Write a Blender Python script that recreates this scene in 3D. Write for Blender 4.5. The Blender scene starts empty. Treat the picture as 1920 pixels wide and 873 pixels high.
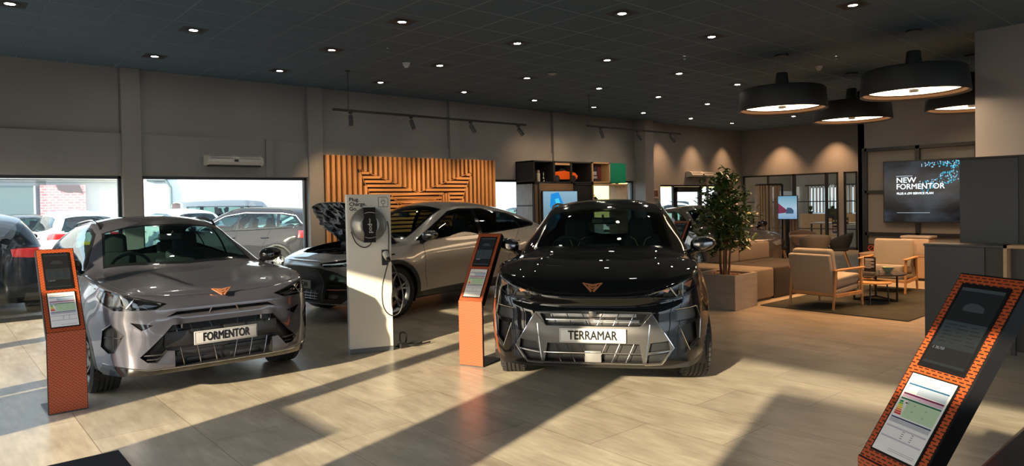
import bpy, bmesh, math, random
import numpy as np
from mathutils import Vector, Matrix
from mathutils import noise as mnoise
from mathutils.bvhtree import BVHTree
from mathutils.geometry import tessellate_polygon
SC = bpy.context.scene
COL = SC.collection
R_ = math.radians
random.seed(7)
# ------------------------------------------------------------------ camera
cam_d = bpy.data.cameras.new('camera'); cam = bpy.data.objects.new('camera', cam_d); COL.objects.link(cam); SC.camera = cam
YAW, PITCH, ROLL = 0.855518534, -0.0184812718, -0.0184873334
EYE = 1.6
_F = Vector((math.cos(YAW) * math.cos(PITCH), math.sin(YAW) * math.cos(PITCH), math.sin(PITCH)))
_R0 = _F.cross(Vector((0, 0, 1))).normalized(); _U0 = _R0.cross(_F)
_R = _R0 * math.cos(ROLL) + _U0 * math.sin(ROLL); _U = -_R0 * math.sin(ROLL) + _U0 * math.cos(ROLL)
cam.matrix_world = Matrix(((_R.x, _U.x, -_F.x, 0), (_R.y, _U.y, -_F.y, 0), (_R.z, _U.z, -_F.z, EYE), (0, 0, 0, 1)))
cam_d.sensor_width = 36; cam_d.lens = 1270.5 / 1920 * 36; cam_d.shift_y = -33.9 / 1920
cam_d.clip_start = 0.05; cam_d.clip_end = 300
# ------------------------------------------------------------------ world, sun, exposure
W = bpy.data.worlds.new('sky'); SC.world = W; W.use_nodes = True
wn = W.node_tree.nodes; wl = W.node_tree.links
sky = wn.new('ShaderNodeTexSky'); sky.sky_type = 'NISHITA'; sky.sun_disc = False
sky.sun_elevation = R_(24); sky.sun_rotation = R_(260); sky.air_density = 1.2; sky.dust_density = 2.0
mixw = wn.new('ShaderNodeMix'); mixw.data_type = 'RGBA'; mixw.inputs[0].default_value = 0.92
wl.new(sky.outputs[0], mixw.inputs[6]); mixw.inputs[7].default_value = (0.60, 0.74, 0.90, 1)
bg = wn['Background']; wl.new(mixw.outputs[2], bg.inputs[0]); bg.inputs[1].default_value = 1.95
SUN_AZ, SUN_TAN = R_(17.2), 0.32
sd = bpy.data.lights.new('sun', 'SUN'); so = bpy.data.objects.new('sun', sd); COL.objects.link(so)
sd.energy = 10.0; sd.color = (1.0, 0.83, 0.56); sd.angle = R_(0.9)
so.location = (-20, -5, 8)
so.rotation_euler = Vector((math.cos(SUN_AZ), math.sin(SUN_AZ), -SUN_TAN)).to_track_quat('-Z', 'Y').to_euler()
vs = SC.view_settings; vs.view_transform = 'Standard'; vs.look = 'None'; vs.exposure = 0.45; vs.gamma = 1; vs.use_curve_mapping = False
SC.cycles.use_denoising = True; SC.cycles.max_bounces = 8; SC.cycles.diffuse_bounces = 4; SC.cycles.glossy_bounces = 4
SC.cycles.transparent_max_bounces = 16; SC.cycles.sample_clamp_indirect = 6.0; SC.cycles.caustics_reflective = False; SC.cycles.caustics_refractive = False
SC.cycles.use_light_tree = True

# ------------------------------------------------------------------ materials
MATS = {}
def P(name, col, rough=0.5, metal=0.0, coat=0.0, spec=0.5, emit=None, es=0.0, alpha=1.0, coat_rough=0.03):
    if name in MATS: return MATS[name]
    m = bpy.data.materials.new(name); m.use_nodes = True; MATS[name] = m
    b = m.node_tree.nodes['Principled BSDF']
    b.inputs['Base Color'].default_value = (*col, 1); b.inputs['Roughness'].default_value = rough
    b.inputs['Metallic'].default_value = metal; b.inputs['Coat Weight'].default_value = coat
    b.inputs['Coat Roughness'].default_value = coat_rough; b.inputs['Specular IOR Level'].default_value = spec
    if emit: b.inputs['Emission Color'].default_value = (*emit, 1); b.inputs['Emission Strength'].default_value = es
    return m
def nodes(m): return m.node_tree.nodes, m.node_tree.links, m.node_tree.nodes['Principled BSDF']
def noisy(m, scale=8.0, amt=0.25, detail=4, stretch=(1, 1, 1), bump=0.0, bscale=None, rough_amt=0.0):
    """multiplies the base colour by low contrast noise and adds bump"""
    n, l, b = nodes(m)
    tc = n.new('ShaderNodeTexCoord'); mp = n.new('ShaderNodeMapping'); mp.inputs['Scale'].default_value = stretch
    l.new(tc.outputs['Object'], mp.inputs[0])
    t = n.new('ShaderNodeTexNoise'); t.inputs['Scale'].default_value = scale; t.inputs['Detail'].default_value = detail
    l.new(mp.outputs[0], t.inputs[0])
    r = n.new('ShaderNodeMapRange'); r.inputs[1].default_value = .25; r.inputs[2].default_value = .75
    r.inputs[3].default_value = 1 - amt; r.inputs[4].default_value = 1 + amt; l.new(t.outputs[0], r.inputs[0])
    mx = n.new('ShaderNodeMix'); mx.data_type = 'RGBA'; mx.blend_type = 'MULTIPLY'; mx.inputs[0].default_value = 1
    mx.inputs[6].default_value = b.inputs['Base Color'].default_value[:]; l.new(r.outputs[0], mx.inputs[7])
    l.new(mx.outputs[2], b.inputs['Base Color'])
    if bump:
        t2 = n.new('ShaderNodeTexNoise'); t2.inputs['Scale'].default_value = bscale or scale * 6; t2.inputs['Detail'].default_value = 3
        l.new(mp.outputs[0], t2.inputs[0])
        bp = n.new('ShaderNodeBump'); bp.inputs['Strength'].default_value = bump; bp.inputs['Distance'].default_value = .01
        l.new(t2.outputs[0], bp.inputs['Height']); l.new(bp.outputs[0], b.inputs['Normal'])
    return m
def glass(name, tint=(0.9, 0.95, 0.95), rough=0.0, refl=1.0):
    if name in MATS: return MATS[name]
    m = bpy.data.materials.new(name); m.use_nodes = True; MATS[name] = m
    n, l = m.node_tree.nodes, m.node_tree.links; n.clear()
    o = n.new('ShaderNodeOutputMaterial'); mx = n.new('ShaderNodeMixShader'); tr = n.new('ShaderNodeBsdfTransparent'); gl = n.new('ShaderNodeBsdfGlossy')
    lw = n.new('ShaderNodeLayerWeight'); lw.inputs[0].default_value = .5
    pw = n.new('ShaderNodeMath'); pw.operation = 'POWER'; l.new(lw.outputs['Facing'], pw.inputs[0]); pw.inputs[1].default_value = 5
    ml = n.new('ShaderNodeMath'); ml.operation = 'MULTIPLY_ADD'; l.new(pw.outputs[0], ml.inputs[0]); ml.inputs[1].default_value = .9 * refl; ml.inputs[2].default_value = .045 * refl
    tr.inputs[0].default_value = (*tint, 1); gl.inputs['Roughness'].default_value = rough
    l.new(ml.outputs[0], mx.inputs[0]); l.new(tr.outputs[0], mx.inputs[1]); l.new(gl.outputs[0], mx.inputs[2]); l.new(mx.outputs[0], o.inputs[0])
    return m

# ------------------------------------------------------------------ object helpers
def link(name, me, parent=None, loc=None, mats=None):
    o = bpy.data.objects.new(name, me); COL.objects.link(o)
    if parent is not None: o.parent = parent
    if loc is not None: o.location = loc
    if mats:
        for m in (mats if isinstance(mats, (list, tuple)) else [mats]): o.data.materials.append(m)
    return o
def tag(o, label=None, cat=None, group=None, kind=None):
    if label: o['label'] = label
    if cat: o['category'] = cat
    if group: o['group'] = group
    if kind: o['kind'] = kind
    return o
def thing(name, label, cat, loc=(0, 0, 0), rz=0.0, group=None, scale=1.0):
    o = bpy.data.objects.new(name, None); COL.objects.link(o); o.location = loc; o.rotation_euler = (0, 0, rz); o.scale = (scale,) * 3
    o.empty_display_size = .1
    return tag(o, label, cat, group)
def copy_tree(o, parent=None):
    c = o.copy(); COL.objects.link(c)
    if parent is not None: c.parent = parent
    for ch in list(KIDS.get(o.name, [])) if False else [x for x in bpy.data.objects if x.parent == o]: copy_tree(ch, c)
    return c
class MB:
    """collects shapes into one mesh"""
    def __init__(s): s.bm = bmesh.new()
    def _xf(s, vs, M):
        if M is not None:
            for v in vs: v.co = M @ v.co
    def box(s, x0, x1, y0, y1, z0, z1, bev=0.0, seg=2, M=None):
        r = bmesh.ops.create_cube(s.bm, size=1.0); vs = r['verts']
        for v in vs: v.co = Vector(((x0 + x1) / 2 + v.co.x * (x1 - x0), (y0 + y1) / 2 + v.co.y * (y1 - y0), (z0 + z1) / 2 + v.co.z * (z1 - z0)))
        if bev > 0:
            es = list({e for v in vs for e in v.link_edges})
            q = bmesh.ops.bevel(s.bm, geom=es, offset=min(bev, .49 * min(abs(x1 - x0), abs(y1 - y0), abs(z1 - z0))), segments=seg, affect='EDGES', profile=.5)
            vs = list({v for f in q['faces'] for v in f.verts} | {v for v in vs if v.is_valid})
        s._xf(vs, M); return s
    def lathe(s, prof, n=32, M=None, cap=True):
        """prof: (radius, height) list turned about Z"""
        rings = []
        for r, z in prof:
            if r < 1e-5: rings.append([s.bm.verts.new((0, 0, z))])
            else: rings.append([s.bm.verts.new((r * math.cos(2 * math.pi * i / n), r * math.sin(2 * math.pi * i / n), z)) for i in range(n)])
        for a, b in zip(rings, rings[1:]):
            if len(a) == 1 and len(b) == 1: continue
            for i in range(n):
                j = (i + 1) % n
                if len(a) == 1: s.bm.faces.new((a[0], b[i], b[j]))
                elif len(b) == 1: s.bm.faces.new((a[i], a[j], b[0]))
                else: s.bm.faces.new((a[i], a[j], b[j], b[i]))
        vs = [v for r in rings for v in r]
        s._xf(vs, M); return s
    def cyl(s, r, z0, z1, n=24, M=None, r2=None):
        return s.lathe([(0, z0), (r, z0), (r if r2 is None else r2, z1), (0, z1)], n, M)
    def tube(s, pts, r, n=8, M=None, closed=False, cap=True):
        pts = [Vector(p) for p in pts]; rings = []; N = len(pts); up = None
        for i, p in enumerate(pts):
            a = pts[(i - 1) % N] if (closed or i > 0) else p; b = pts[(i + 1) % N] if (closed or i < N - 1) else p
            d = (b - a).normalized()
            if up is None: up = Vector((0, 0, 1)) if abs(d.z) < .9 else Vector((1, 0, 0))
            x = d.cross(up).normalized(); up = x.cross(d).normalized()
            rr = r[i] if isinstance(r, (list, tuple)) else r
            rings.append([s.bm.verts.new(p + x * rr * math.cos(2 * math.pi * k / n) + up * rr * math.sin(2 * math.pi * k / n)) for k in range(n)])
        pr = list(zip(rings, rings[1:])) + ([(rings[-1], rings[0])] if closed else [])
        for a, b in pr:
            for k in range(n):
                j = (k + 1) % n; s.bm.faces.new((a[k], a[j], b[j], b[k]))
        if cap and not closed:
            s.bm.faces.new(rings[0][::-1]); s.bm.faces.new(rings[-1])
        s._xf([v for r_ in rings for v in r_], M); return s
    def prism(s, poly, d0, d1, M=None):
        """polygon in XY extruded along Z from d0 to d1"""
        a = [s.bm.verts.new((x, y, d0)) for x, y in poly]; b = [s.bm.verts.new((x, y, d1)) for x, y in poly]
        tris = tessellate_polygon([[Vector((x, y, 0)) for x, y in poly]])
        for t in tris:
            try: s.bm.faces.new([a[i] for i in t]); s.bm.faces.new([b[i] for i in t][::-1])
            except ValueError: pass
        n = len(poly)
        for i in range(n): s.bm.faces.new((a[i], a[(i + 1) % n], b[(i + 1) % n], b[i]))
        s._xf(a + b, M); return s
    def quad(s, *p, M=None):
        vs = [s.bm.verts.new(q) for q in p]; s.bm.faces.new(vs); s._xf(vs, M); return s
    def mesh(s, name, smooth=None):
        bmesh.ops.recalc_face_normals(s.bm, faces=s.bm.faces)
        me = bpy.data.meshes.new(name); s.bm.to_mesh(me); s.bm.free()
        if smooth is not None and len(me.polygons):
            me.polygons.foreach_set('use_smooth', [True] * len(me.polygons)); me.set_sharp_from_angle(angle=R_(smooth))
        return me
    def build(s, name, mat=None, parent=None, loc=None, smooth=None, recalc=True):
        return link(name, s.mesh(name, smooth), parent, loc, mat)
def rotm(axis, deg, loc=(0, 0, 0)): return Matrix.Translation(loc) @ Matrix.Rotation(R_(deg), 4, axis)
def text_mesh(txt, size, font_w=1.0, depth=0.001, align='CENTER', bold=0.0, thick=0.0):
    cu = bpy.data.curves.new('lettering', 'FONT'); cu.body = txt; cu.size = size; cu.align_x = align; cu.align_y = 'CENTER'; cu.extrude = depth; cu.offset = bold
    cu.resolution_u = 3
    o = bpy.data.objects.new('lettering', cu); COL.objects.link(o)
    dg = bpy.context.evaluated_depsgraph_get(); me = bpy.data.meshes.new_from_object(o.evaluated_get(dg)); me = me.copy()
    bpy.data.objects.remove(o); 
    for v in me.vertices: v.co.x *= font_w
    if thick:
        b = bmesh.new()
        for dx, dy in ((-thick, 0), (thick, 0), (0, thick), (0, -thick)):
            k = len(b.verts); b.from_mesh(me); b.verts.ensure_lookup_table()
            for v in b.verts[k:]: v.co.x += dx; v.co.y += dy
        b.to_mesh(me); b.free()
    return me
# ================================================================== STRUCTURE
CZ = 3.83          # ceiling height
NY = 12.116        # window wall
EX = 20.8          # end wall
def floor_material():
    m = P('floor_tile', (0.34, 0.30, 0.24), 0.38); n, l, b = nodes(m)
    tc = n.new('ShaderNodeTexCoord'); sp = n.new('ShaderNodeSeparateXYZ'); l.new(tc.outputs['Object'], sp.inputs[0])
    def sub(s, k):
        a = n.new('ShaderNodeMath'); a.operation = 'SUBTRACT'; a.inputs[1].default_value = k; l.new(s, a.inputs[0]); return a.outputs[0]
    cb = n.new('ShaderNodeCombineXYZ'); l.new(sub(sp.outputs[1], 3.64 - 24.4), cb.inputs[0]); l.new(sub(sp.outputs[0], .848 - 12.1), cb.inputs[1])
    br = n.new('ShaderNodeTexBrick'); l.new(cb.outputs[0], br.inputs[0]); br.inputs['Scale'].default_value = 1
    br.inputs['Brick Width'].default_value = 1.22; br.inputs['Row Height'].default_value = .605; br.inputs['Mortar Size'].default_value = .0028
    br.inputs['Mortar Smooth'].default_value = .2; br.inputs['Bias'].default_value = 0
    br.inputs['Color1'].default_value = (.88, .88, .88, 1); br.inputs['Color2'].default_value = (1.08, 1.07, 1.05, 1); br.inputs['Mortar'].default_value = (.45, .42, .4, 1)
    mp = n.new('ShaderNodeMapping'); l.new(tc.outputs['Object'], mp.inputs[0]); mp.inputs['Scale'].default_value = (2.2, .8, 1)
    n1 = n.new('ShaderNodeTexNoise'); n1.inputs['Scale'].default_value = 2.2; n1.inputs['Detail'].default_value = 8; n1.inputs['Roughness'].default_value = .62; l.new(mp.outputs[0], n1.inputs[0])
    mp2 = n.new('ShaderNodeMapping'); l.new(tc.outputs['Object'], mp2.inputs[0]); mp2.inputs['Scale'].default_value = (9, 1.2, 1)
    n2 = n.new('ShaderNodeTexNoise'); n2.inputs['Scale'].default_value = 3; n2.inputs['Detail'].default_value = 6; l.new(mp2.outputs[0], n2.inputs[0])
    cr = n.new('ShaderNodeValToRGB'); l.new(n1.outputs[0], cr.inputs[0])
    e = cr.color_ramp.elements; e[0].position = .3; e[0].color = (.33, .28, .215, 1); e[1].position = .72; e[1].color = (.56, .50, .40, 1)
    q = e.new(.5); q.color = (.44, .385, .30, 1)
    m1 = n.new('ShaderNodeMix'); m1.data_type = 'RGBA'; m1.blend_type = 'MULTIPLY'; m1.inputs[0].default_value = 1; l.new(cr.outputs[0], m1.inputs[6]); l.new(br.outputs[0], m1.inputs[7])
    r = n.new('ShaderNodeMapRange'); r.inputs[1].default_value = .3; r.inputs[2].default_value = .7; r.inputs[3].default_value = .87; r.inputs[4].default_value = 1.1; l.new(n2.outputs[0], r.inputs[0])
    m2 = n.new('ShaderNodeMix'); m2.data_type = 'RGBA'; m2.blend_type = 'MULTIPLY'; m2.inputs[0].default_value = 1; l.new(m1.outputs[2], m2.inputs[6]); l.new(r.outputs[0], m2.inputs[7])
    l.new(m2.outputs[2], b.inputs['Base Color'])
    rr = n.new('ShaderNodeMapRange'); rr.inputs[3].default_value = .22; rr.inputs[4].default_value = .40; l.new(n1.outputs[0], rr.inputs[0]); l.new(rr.outputs[0], b.inputs['Roughness'])
    bp = n.new('ShaderNodeBump'); bp.inputs['Strength'].default_value = .25; bp.inputs['Distance'].default_value = .003
    iv = n.new('ShaderNodeMath'); iv.operation = 'MULTIPLY_ADD'; l.new(br.outputs['Fac'], iv.inputs[0]); iv.inputs[1].default_value = -1.2; l.new(n1.outputs[0], iv.inputs[2])
    l.new(iv.outputs[0], bp.inputs['Height']); l.new(bp.outputs[0], b.inputs['Normal'])
    return m
def ceiling_material():
    m = P('ceiling_tile', (0.045, 0.056, 0.066), 0.6); n, l, b = nodes(m)
    tc = n.new('ShaderNodeTexCoord'); mp = n.new('ShaderNodeMapping'); l.new(tc.outputs['Object'], mp.inputs[0]); mp.inputs['Location'].default_value = (-1.07 + 12.4, -3.06 + 12.54, 0)
    br = n.new('ShaderNodeTexBrick'); l.new(mp.outputs[0], br.inputs[0]); br.offset = 0; br.inputs['Scale'].default_value = 1
    br.inputs['Brick Width'].default_value = .62; br.inputs['Row Height'].default_value = .627; br.inputs['Mortar Size'].default_value = .009; br.inputs['Mortar Smooth'].default_value = .1
    br.inputs['Color1'].default_value = (.074, .130, .190, 1); br.inputs['Color2'].default_value = (.080, .138, .198, 1); br.inputs['Mortar'].default_value = (.098, .162, .225, 1)
    l.new(br.outputs[0], b.inputs['Base Color'])
    r = n.new('ShaderNodeMapRange'); l.new(br.outputs['Fac'], r.inputs[0]); r.inputs[3].default_value = .75; r.inputs[4].default_value = .32; l.new(r.outputs[0], b.inputs['Roughness'])
    ns = n.new('ShaderNodeTexNoise'); ns.inputs['Scale'].default_value = 90; l.new(tc.outputs['Object'], ns.inputs[0])
    ad = n.new('ShaderNodeMath'); ad.operation = 'MULTIPLY_ADD'; l.new(br.outputs['Fac'], ad.inputs[0]); ad.inputs[1].default_value = -1.0; l.new(ns.outputs[0], ad.inputs[2])
    bp = n.new('ShaderNodeBump'); bp.inputs['Strength'].default_value = .3; bp.inputs['Distance'].default_value = .004; l.new(ad.outputs[0], bp.inputs['Height']); l.new(bp.outputs[0], b.inputs['Normal'])
    return m
M_floor = floor_material(); M_ceil = ceiling_material()
M_wall = noisy(P('wall_paint', (0.275, 0.265, 0.258), 0.85), 3, .04, bump=.15, bscale=150)
M_pale = noisy(P('wall_pale', (0.33, 0.31, 0.29), 0.8), 3, .04)
M_frame = P('frame_black', (0.010, 0.012, 0.014), 0.35)
M_glass = glass('window_glass', (0.93, 0.97, 0.97), refl=1.0)
M_wood = noisy(P('oak_wood', (0.60, 0.28, 0.10), 0.45), 14, .16, stretch=(8, 8, .6))
M_black = P('black_plastic', (0.012, 0.012, 0.013), 0.42)
M_blackgloss = P('black_gloss', (0.006, 0.006, 0.007), 0.08, coat=.6)
M_chrome = P('chrome', (0.75, 0.76, 0.78), 0.12, 1.0)
M_darkchrome = P('dark_chrome', (0.22, 0.22, 0.225), 0.22, 1.0)
M_asphalt = noisy(P('asphalt', (0.10, 0.105, 0.11), 0.6), 30, .25, bump=.3)
def slab(name, x0, x1, y0, y1, z0, z1, m, bev=0):
    return tag(MB().box(x0, x1, y0, y1, z0, z1, bev).build(name, m), kind='structure')
slab('floor', -1.2, 27, -6.2, NY + .9, -.12, 0, M_floor)
slab('ceiling', -1.2, 27, -6.2, NY + .3, CZ, CZ + .12, M_ceil)
slab('wall_back', -1.2, 27, -6.35, -6.2, 2.75, CZ, M_wall)
for a_, b_ in ((-1.2, -.9), (3.2, 3.5), (7.2, 7.5), (10.9, 27)): slab('wall_back', a_, b_, -6.35, -6.2, 0, 2.75, M_wall)
slab('ground_outside', -1.2, 40, -30, -6.35, -.2, -.02, P('paving_pale', (.30, .30, .30), .7))
slab('ground_outside', -45, 70, NY + .9, 75, -.2, -.02, M_asphalt)
slab('ground_outside', -45, -1.2, -30, NY + .3, -.2, -.02, M_asphalt)
# --- north (window) wall : openings list (x0, x1, z_top)
WT = 2.13
opens = [(-.9, 2.38), (2.655, 5.46), (9.0, 11.85), (12.25, 15.10), (16.3, 19.5)]
mb = MB(); x = -1.2
for a, b_ in opens:
    if a > x: mb.box(x, a, NY, NY + .25, 0, CZ)
    mb.box(a, b_, NY, NY + .25, WT if a < 16 else 2.03, CZ); x = b_
mb.box(x, EX + .2, NY, NY + .25, 0, CZ)
# thicker lower band under the ledge
mb.box(-1.1, 15.3, NY - .035, NY + .01, WT + .01, 2.80, .006)
for a, b_ in ((2.38, 2.655), (5.46, 5.75), (8.70, 8.97), (11.86, 12.2)): mb.box(a, b_, NY - .09, NY + .02, 0, CZ - .002, .006)
mb.box(4.66, 4.79, NY - .075, NY, WT + .01, 2.81, .004)
tag(mb.build('wall_north', M_wall), kind='structure')
slab('wall_pier', 15.12, 15.50, NY - .38, NY + .02, 0, CZ - .002, M_pale, .004)
def window(i, x0, x1, y, zt, muntins=(), th=.045):
    m = MB(); m.box(x0, x1, y + .05, y + .12, zt - th, zt, .004); m.box(x0, x1, y + .05, y + .12, 0, th + .01, .004)
    m.box(x0, x0 + th, y + .05, y + .12, 0, zt, .004); m.box(x1 - th, x1, y + .05, y + .12, 0, zt, .004)
    for q in muntins: m.box(q - .025, q + .025, y + .05, y + .12, .05, zt - .04, .004)
    f = tag(m.build('window_%d' % i, M_frame), kind='structure')
    g = MB().box(x0 + .02, x1 - .02, y + .08, y + .09, .03, zt - .02).build('window_glass', M_glass, f)
    return f
window(1, -.9, 2.38, NY, WT); window(2, 2.655, 5.46, NY, WT); window(3, 9.0, 11.85, NY, WT, (10.0,)); window(4, 12.25, 15.10, NY, WT, (14.45,))
# entrance doors
d = window(5, 16.3, 19.5, NY, 2.03, (17.02, 18.48, 18.86))
m = MB()
for a, b_ in ((17.05, 17.17), (18.30, 18.42)): m.box(a, b_, NY + .03, NY + .09, .0, 1.98, .004)
m.box(17.05, 18.42, NY + .03, NY + .09, 1.82, 1.98, .004); m.box(17.05, 18.42, NY + .03, NY + .09, .01, .14, .004)
dd = tag(m.build('door_1', M_frame), kind='structure')
MB().box(17.15, 18.32, NY + .055, NY + .065, .12, 1.83).build('door_glass', M_glass, dd)
MB().tube([(17.24, NY + .0, .8), (17.24, NY + .0, 1.35)], .014).build('door_handle', M_chrome, dd)
# --- end wall with glazed office front (opening y 7.6..12.05)
def xwall(name, x0, x1, segs, m, zt=CZ):
    mb = MB()
    for (ya, yb, za, zb) in segs: mb.box(x0, x1, ya, yb, za, zb)
    return tag(mb.build(name, m), kind='structure')
GT = 2.33
xwall('wall_end', EX, EX + .15, [(6.08, NY, GT, CZ), (6.08, 8.40, 0, GT), (8.79, 8.95, 0, GT)], M_wall)
def office_front():
    m = MB(); t = .05
    for ya, yb in ((8.40, 8.79), (8.95, 12.08)):
        m.box(EX - .02, EX + .06, ya, yb, GT - t, GT, .004); m.box(EX - .02, EX + .06, ya, yb, 0, .07, .004)
        for q in (ya, yb - t): m.box(EX - .02, EX + .06, q, q + t, 0, GT, .004)
        for z in (.60, 1.44): m.box(EX, EX + .05, ya, yb, z, z + .03)
    for q, w in ((9.27, .08), (10.28, .10), (11.18, .04)): m.box(EX - .02, EX + .06, q, q + w, 0, GT, .004)
    f = tag(m.build('window_6', M_frame), kind='structure')
    MB().box(EX + .02, EX + .03, 8.97, 12.05, .05, GT - .03).box(EX + .02, EX + .03, 8.42, 8.77, .05, GT - .03).build('window_glass', M_glass, f)
office_front()
# office behind: far wall with a window, side walls
ox = 25.4
xwall('wall_office', ox, ox + .15, [(5.6, NY + .6, 0, .92), (5.6, NY + .6, 1.98, CZ), (5.6, 9.9, .92, 1.98), (12.05, NY + .6, .92, 1.98), (10.50, 10.8, .92, 1.98)], M_pale)
slab('wall_office_side', EX + .2, ox + .15, NY + .6, NY + .75, 0, CZ, M_pale)
slab('wall_office_side', 15.1, ox + .15, 5.95, 6.08, 0, CZ, M_wall)
for i, (ya, yb) in enumerate(((9.9, 10.5), (10.8, 12.05))):
    m = MB(); m.box(ox - .02, ox + .08, ya, yb, 0.92, .97).box(ox - .02, ox + .08, ya, yb, 1.93, 1.98).box(ox - .02, ox + .08, ya, ya + .05, 0.92, 1.98).box(ox - .02, ox + .08, yb - .05, yb, 0.92, 1.98)
    f = tag(m.build('window_%d' % (7 + i), M_frame), kind='structure')
    MB().box(ox + .05, ox + .06, ya, yb, .95, 1.95).build('window_glass', M_glass, f)
# --- nearer wall with the big screen, pier on the right
xwall('wall_screen', 15.1, 15.25, [(-6.2, 6.08, 0, CZ)], noisy(P('wall_grey', (0.20, 0.20, 0.20), .8), 3, .04))
slab('wall_column', 11.0, 11.5, -6.2, 2.87, 0, CZ, noisy(P('column_paint', (0.40, 0.39, 0.385), .32), 3, .03))
# --- west glass wall, the side the sun comes in from
WX = -1.0
mb = MB()
mb.box(WX - .2, WX, -6.2, NY + .25, 2.43, CZ)
for ya, yb in ((2.19, 2.99), (4.30, 4.50), (6.9, 7.15), (9.4, 9.7), (11.9, NY + .2), (-6.2, -5.2), (-1.6, -1.3)): mb.box(WX - .2, WX, ya, yb, 0, 2.44)
tag(mb.build('wall_west', M_wall), kind='structure')
# outside west : unseen slabs added to block the low sun and shape floor shadows
slab('sun_blocker', -2.6, -2.3, 5.22, 6.35, -.02, 1.95, M_wall)
slab('sun_blocker', -1.7, -1.6, 3.25, 4.15, -.02, 1.26, M_wall)
slab('sun_blocker', -2.0, -1.85, -8, .55, -.02, 2.41, M_wall)
# ================================================================== CARS
def pchip(pts):
    """smooth monotone curve through (x, value) points"""
    pts = sorted(pts); X = np.array([p[0] for p in pts], float); Y = np.array([p[1] for p in pts], float)
    h = np.diff(X); d = np.diff(Y) / h; m = np.zeros(len(X)); m[0] = d[0]; m[-1] = d[-1]
    for i in range(1, len(X) - 1):
        if d[i - 1] * d[i] > 0:
            w1, w2 = 2 * h[i] + h[i - 1], h[i] + 2 * h[i - 1]; m[i] = (w1 + w2) / (w1 / d[i - 1] + w2 / d[i])
    def f(x):
        x = min(max(x, X[0]), X[-1]); i = min(max(int(np.searchsorted(X, x)) - 1, 0), len(h) - 1)
        t = (x - X[i]) / h[i]; a = t * t * (3 - 2 * t); b0 = t * (1 - t) ** 2; b1 = t * t * (t - 1)
        return float(Y[i] + (Y[i + 1] - Y[i]) * a + h[i] * (m[i] * b0 + m[i + 1] * b1))
    return f
def lin(pts):
    pts = sorted(pts); X = [p[0] for p in pts]; Y = [p[1] for p in pts]
    return lambda x: float(np.interp(x, X, Y))
def sstep(a, b, x):
    t = min(max((x - a) / (b - a), 0), 1); return t * t * (3 - 2 * t)

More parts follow.
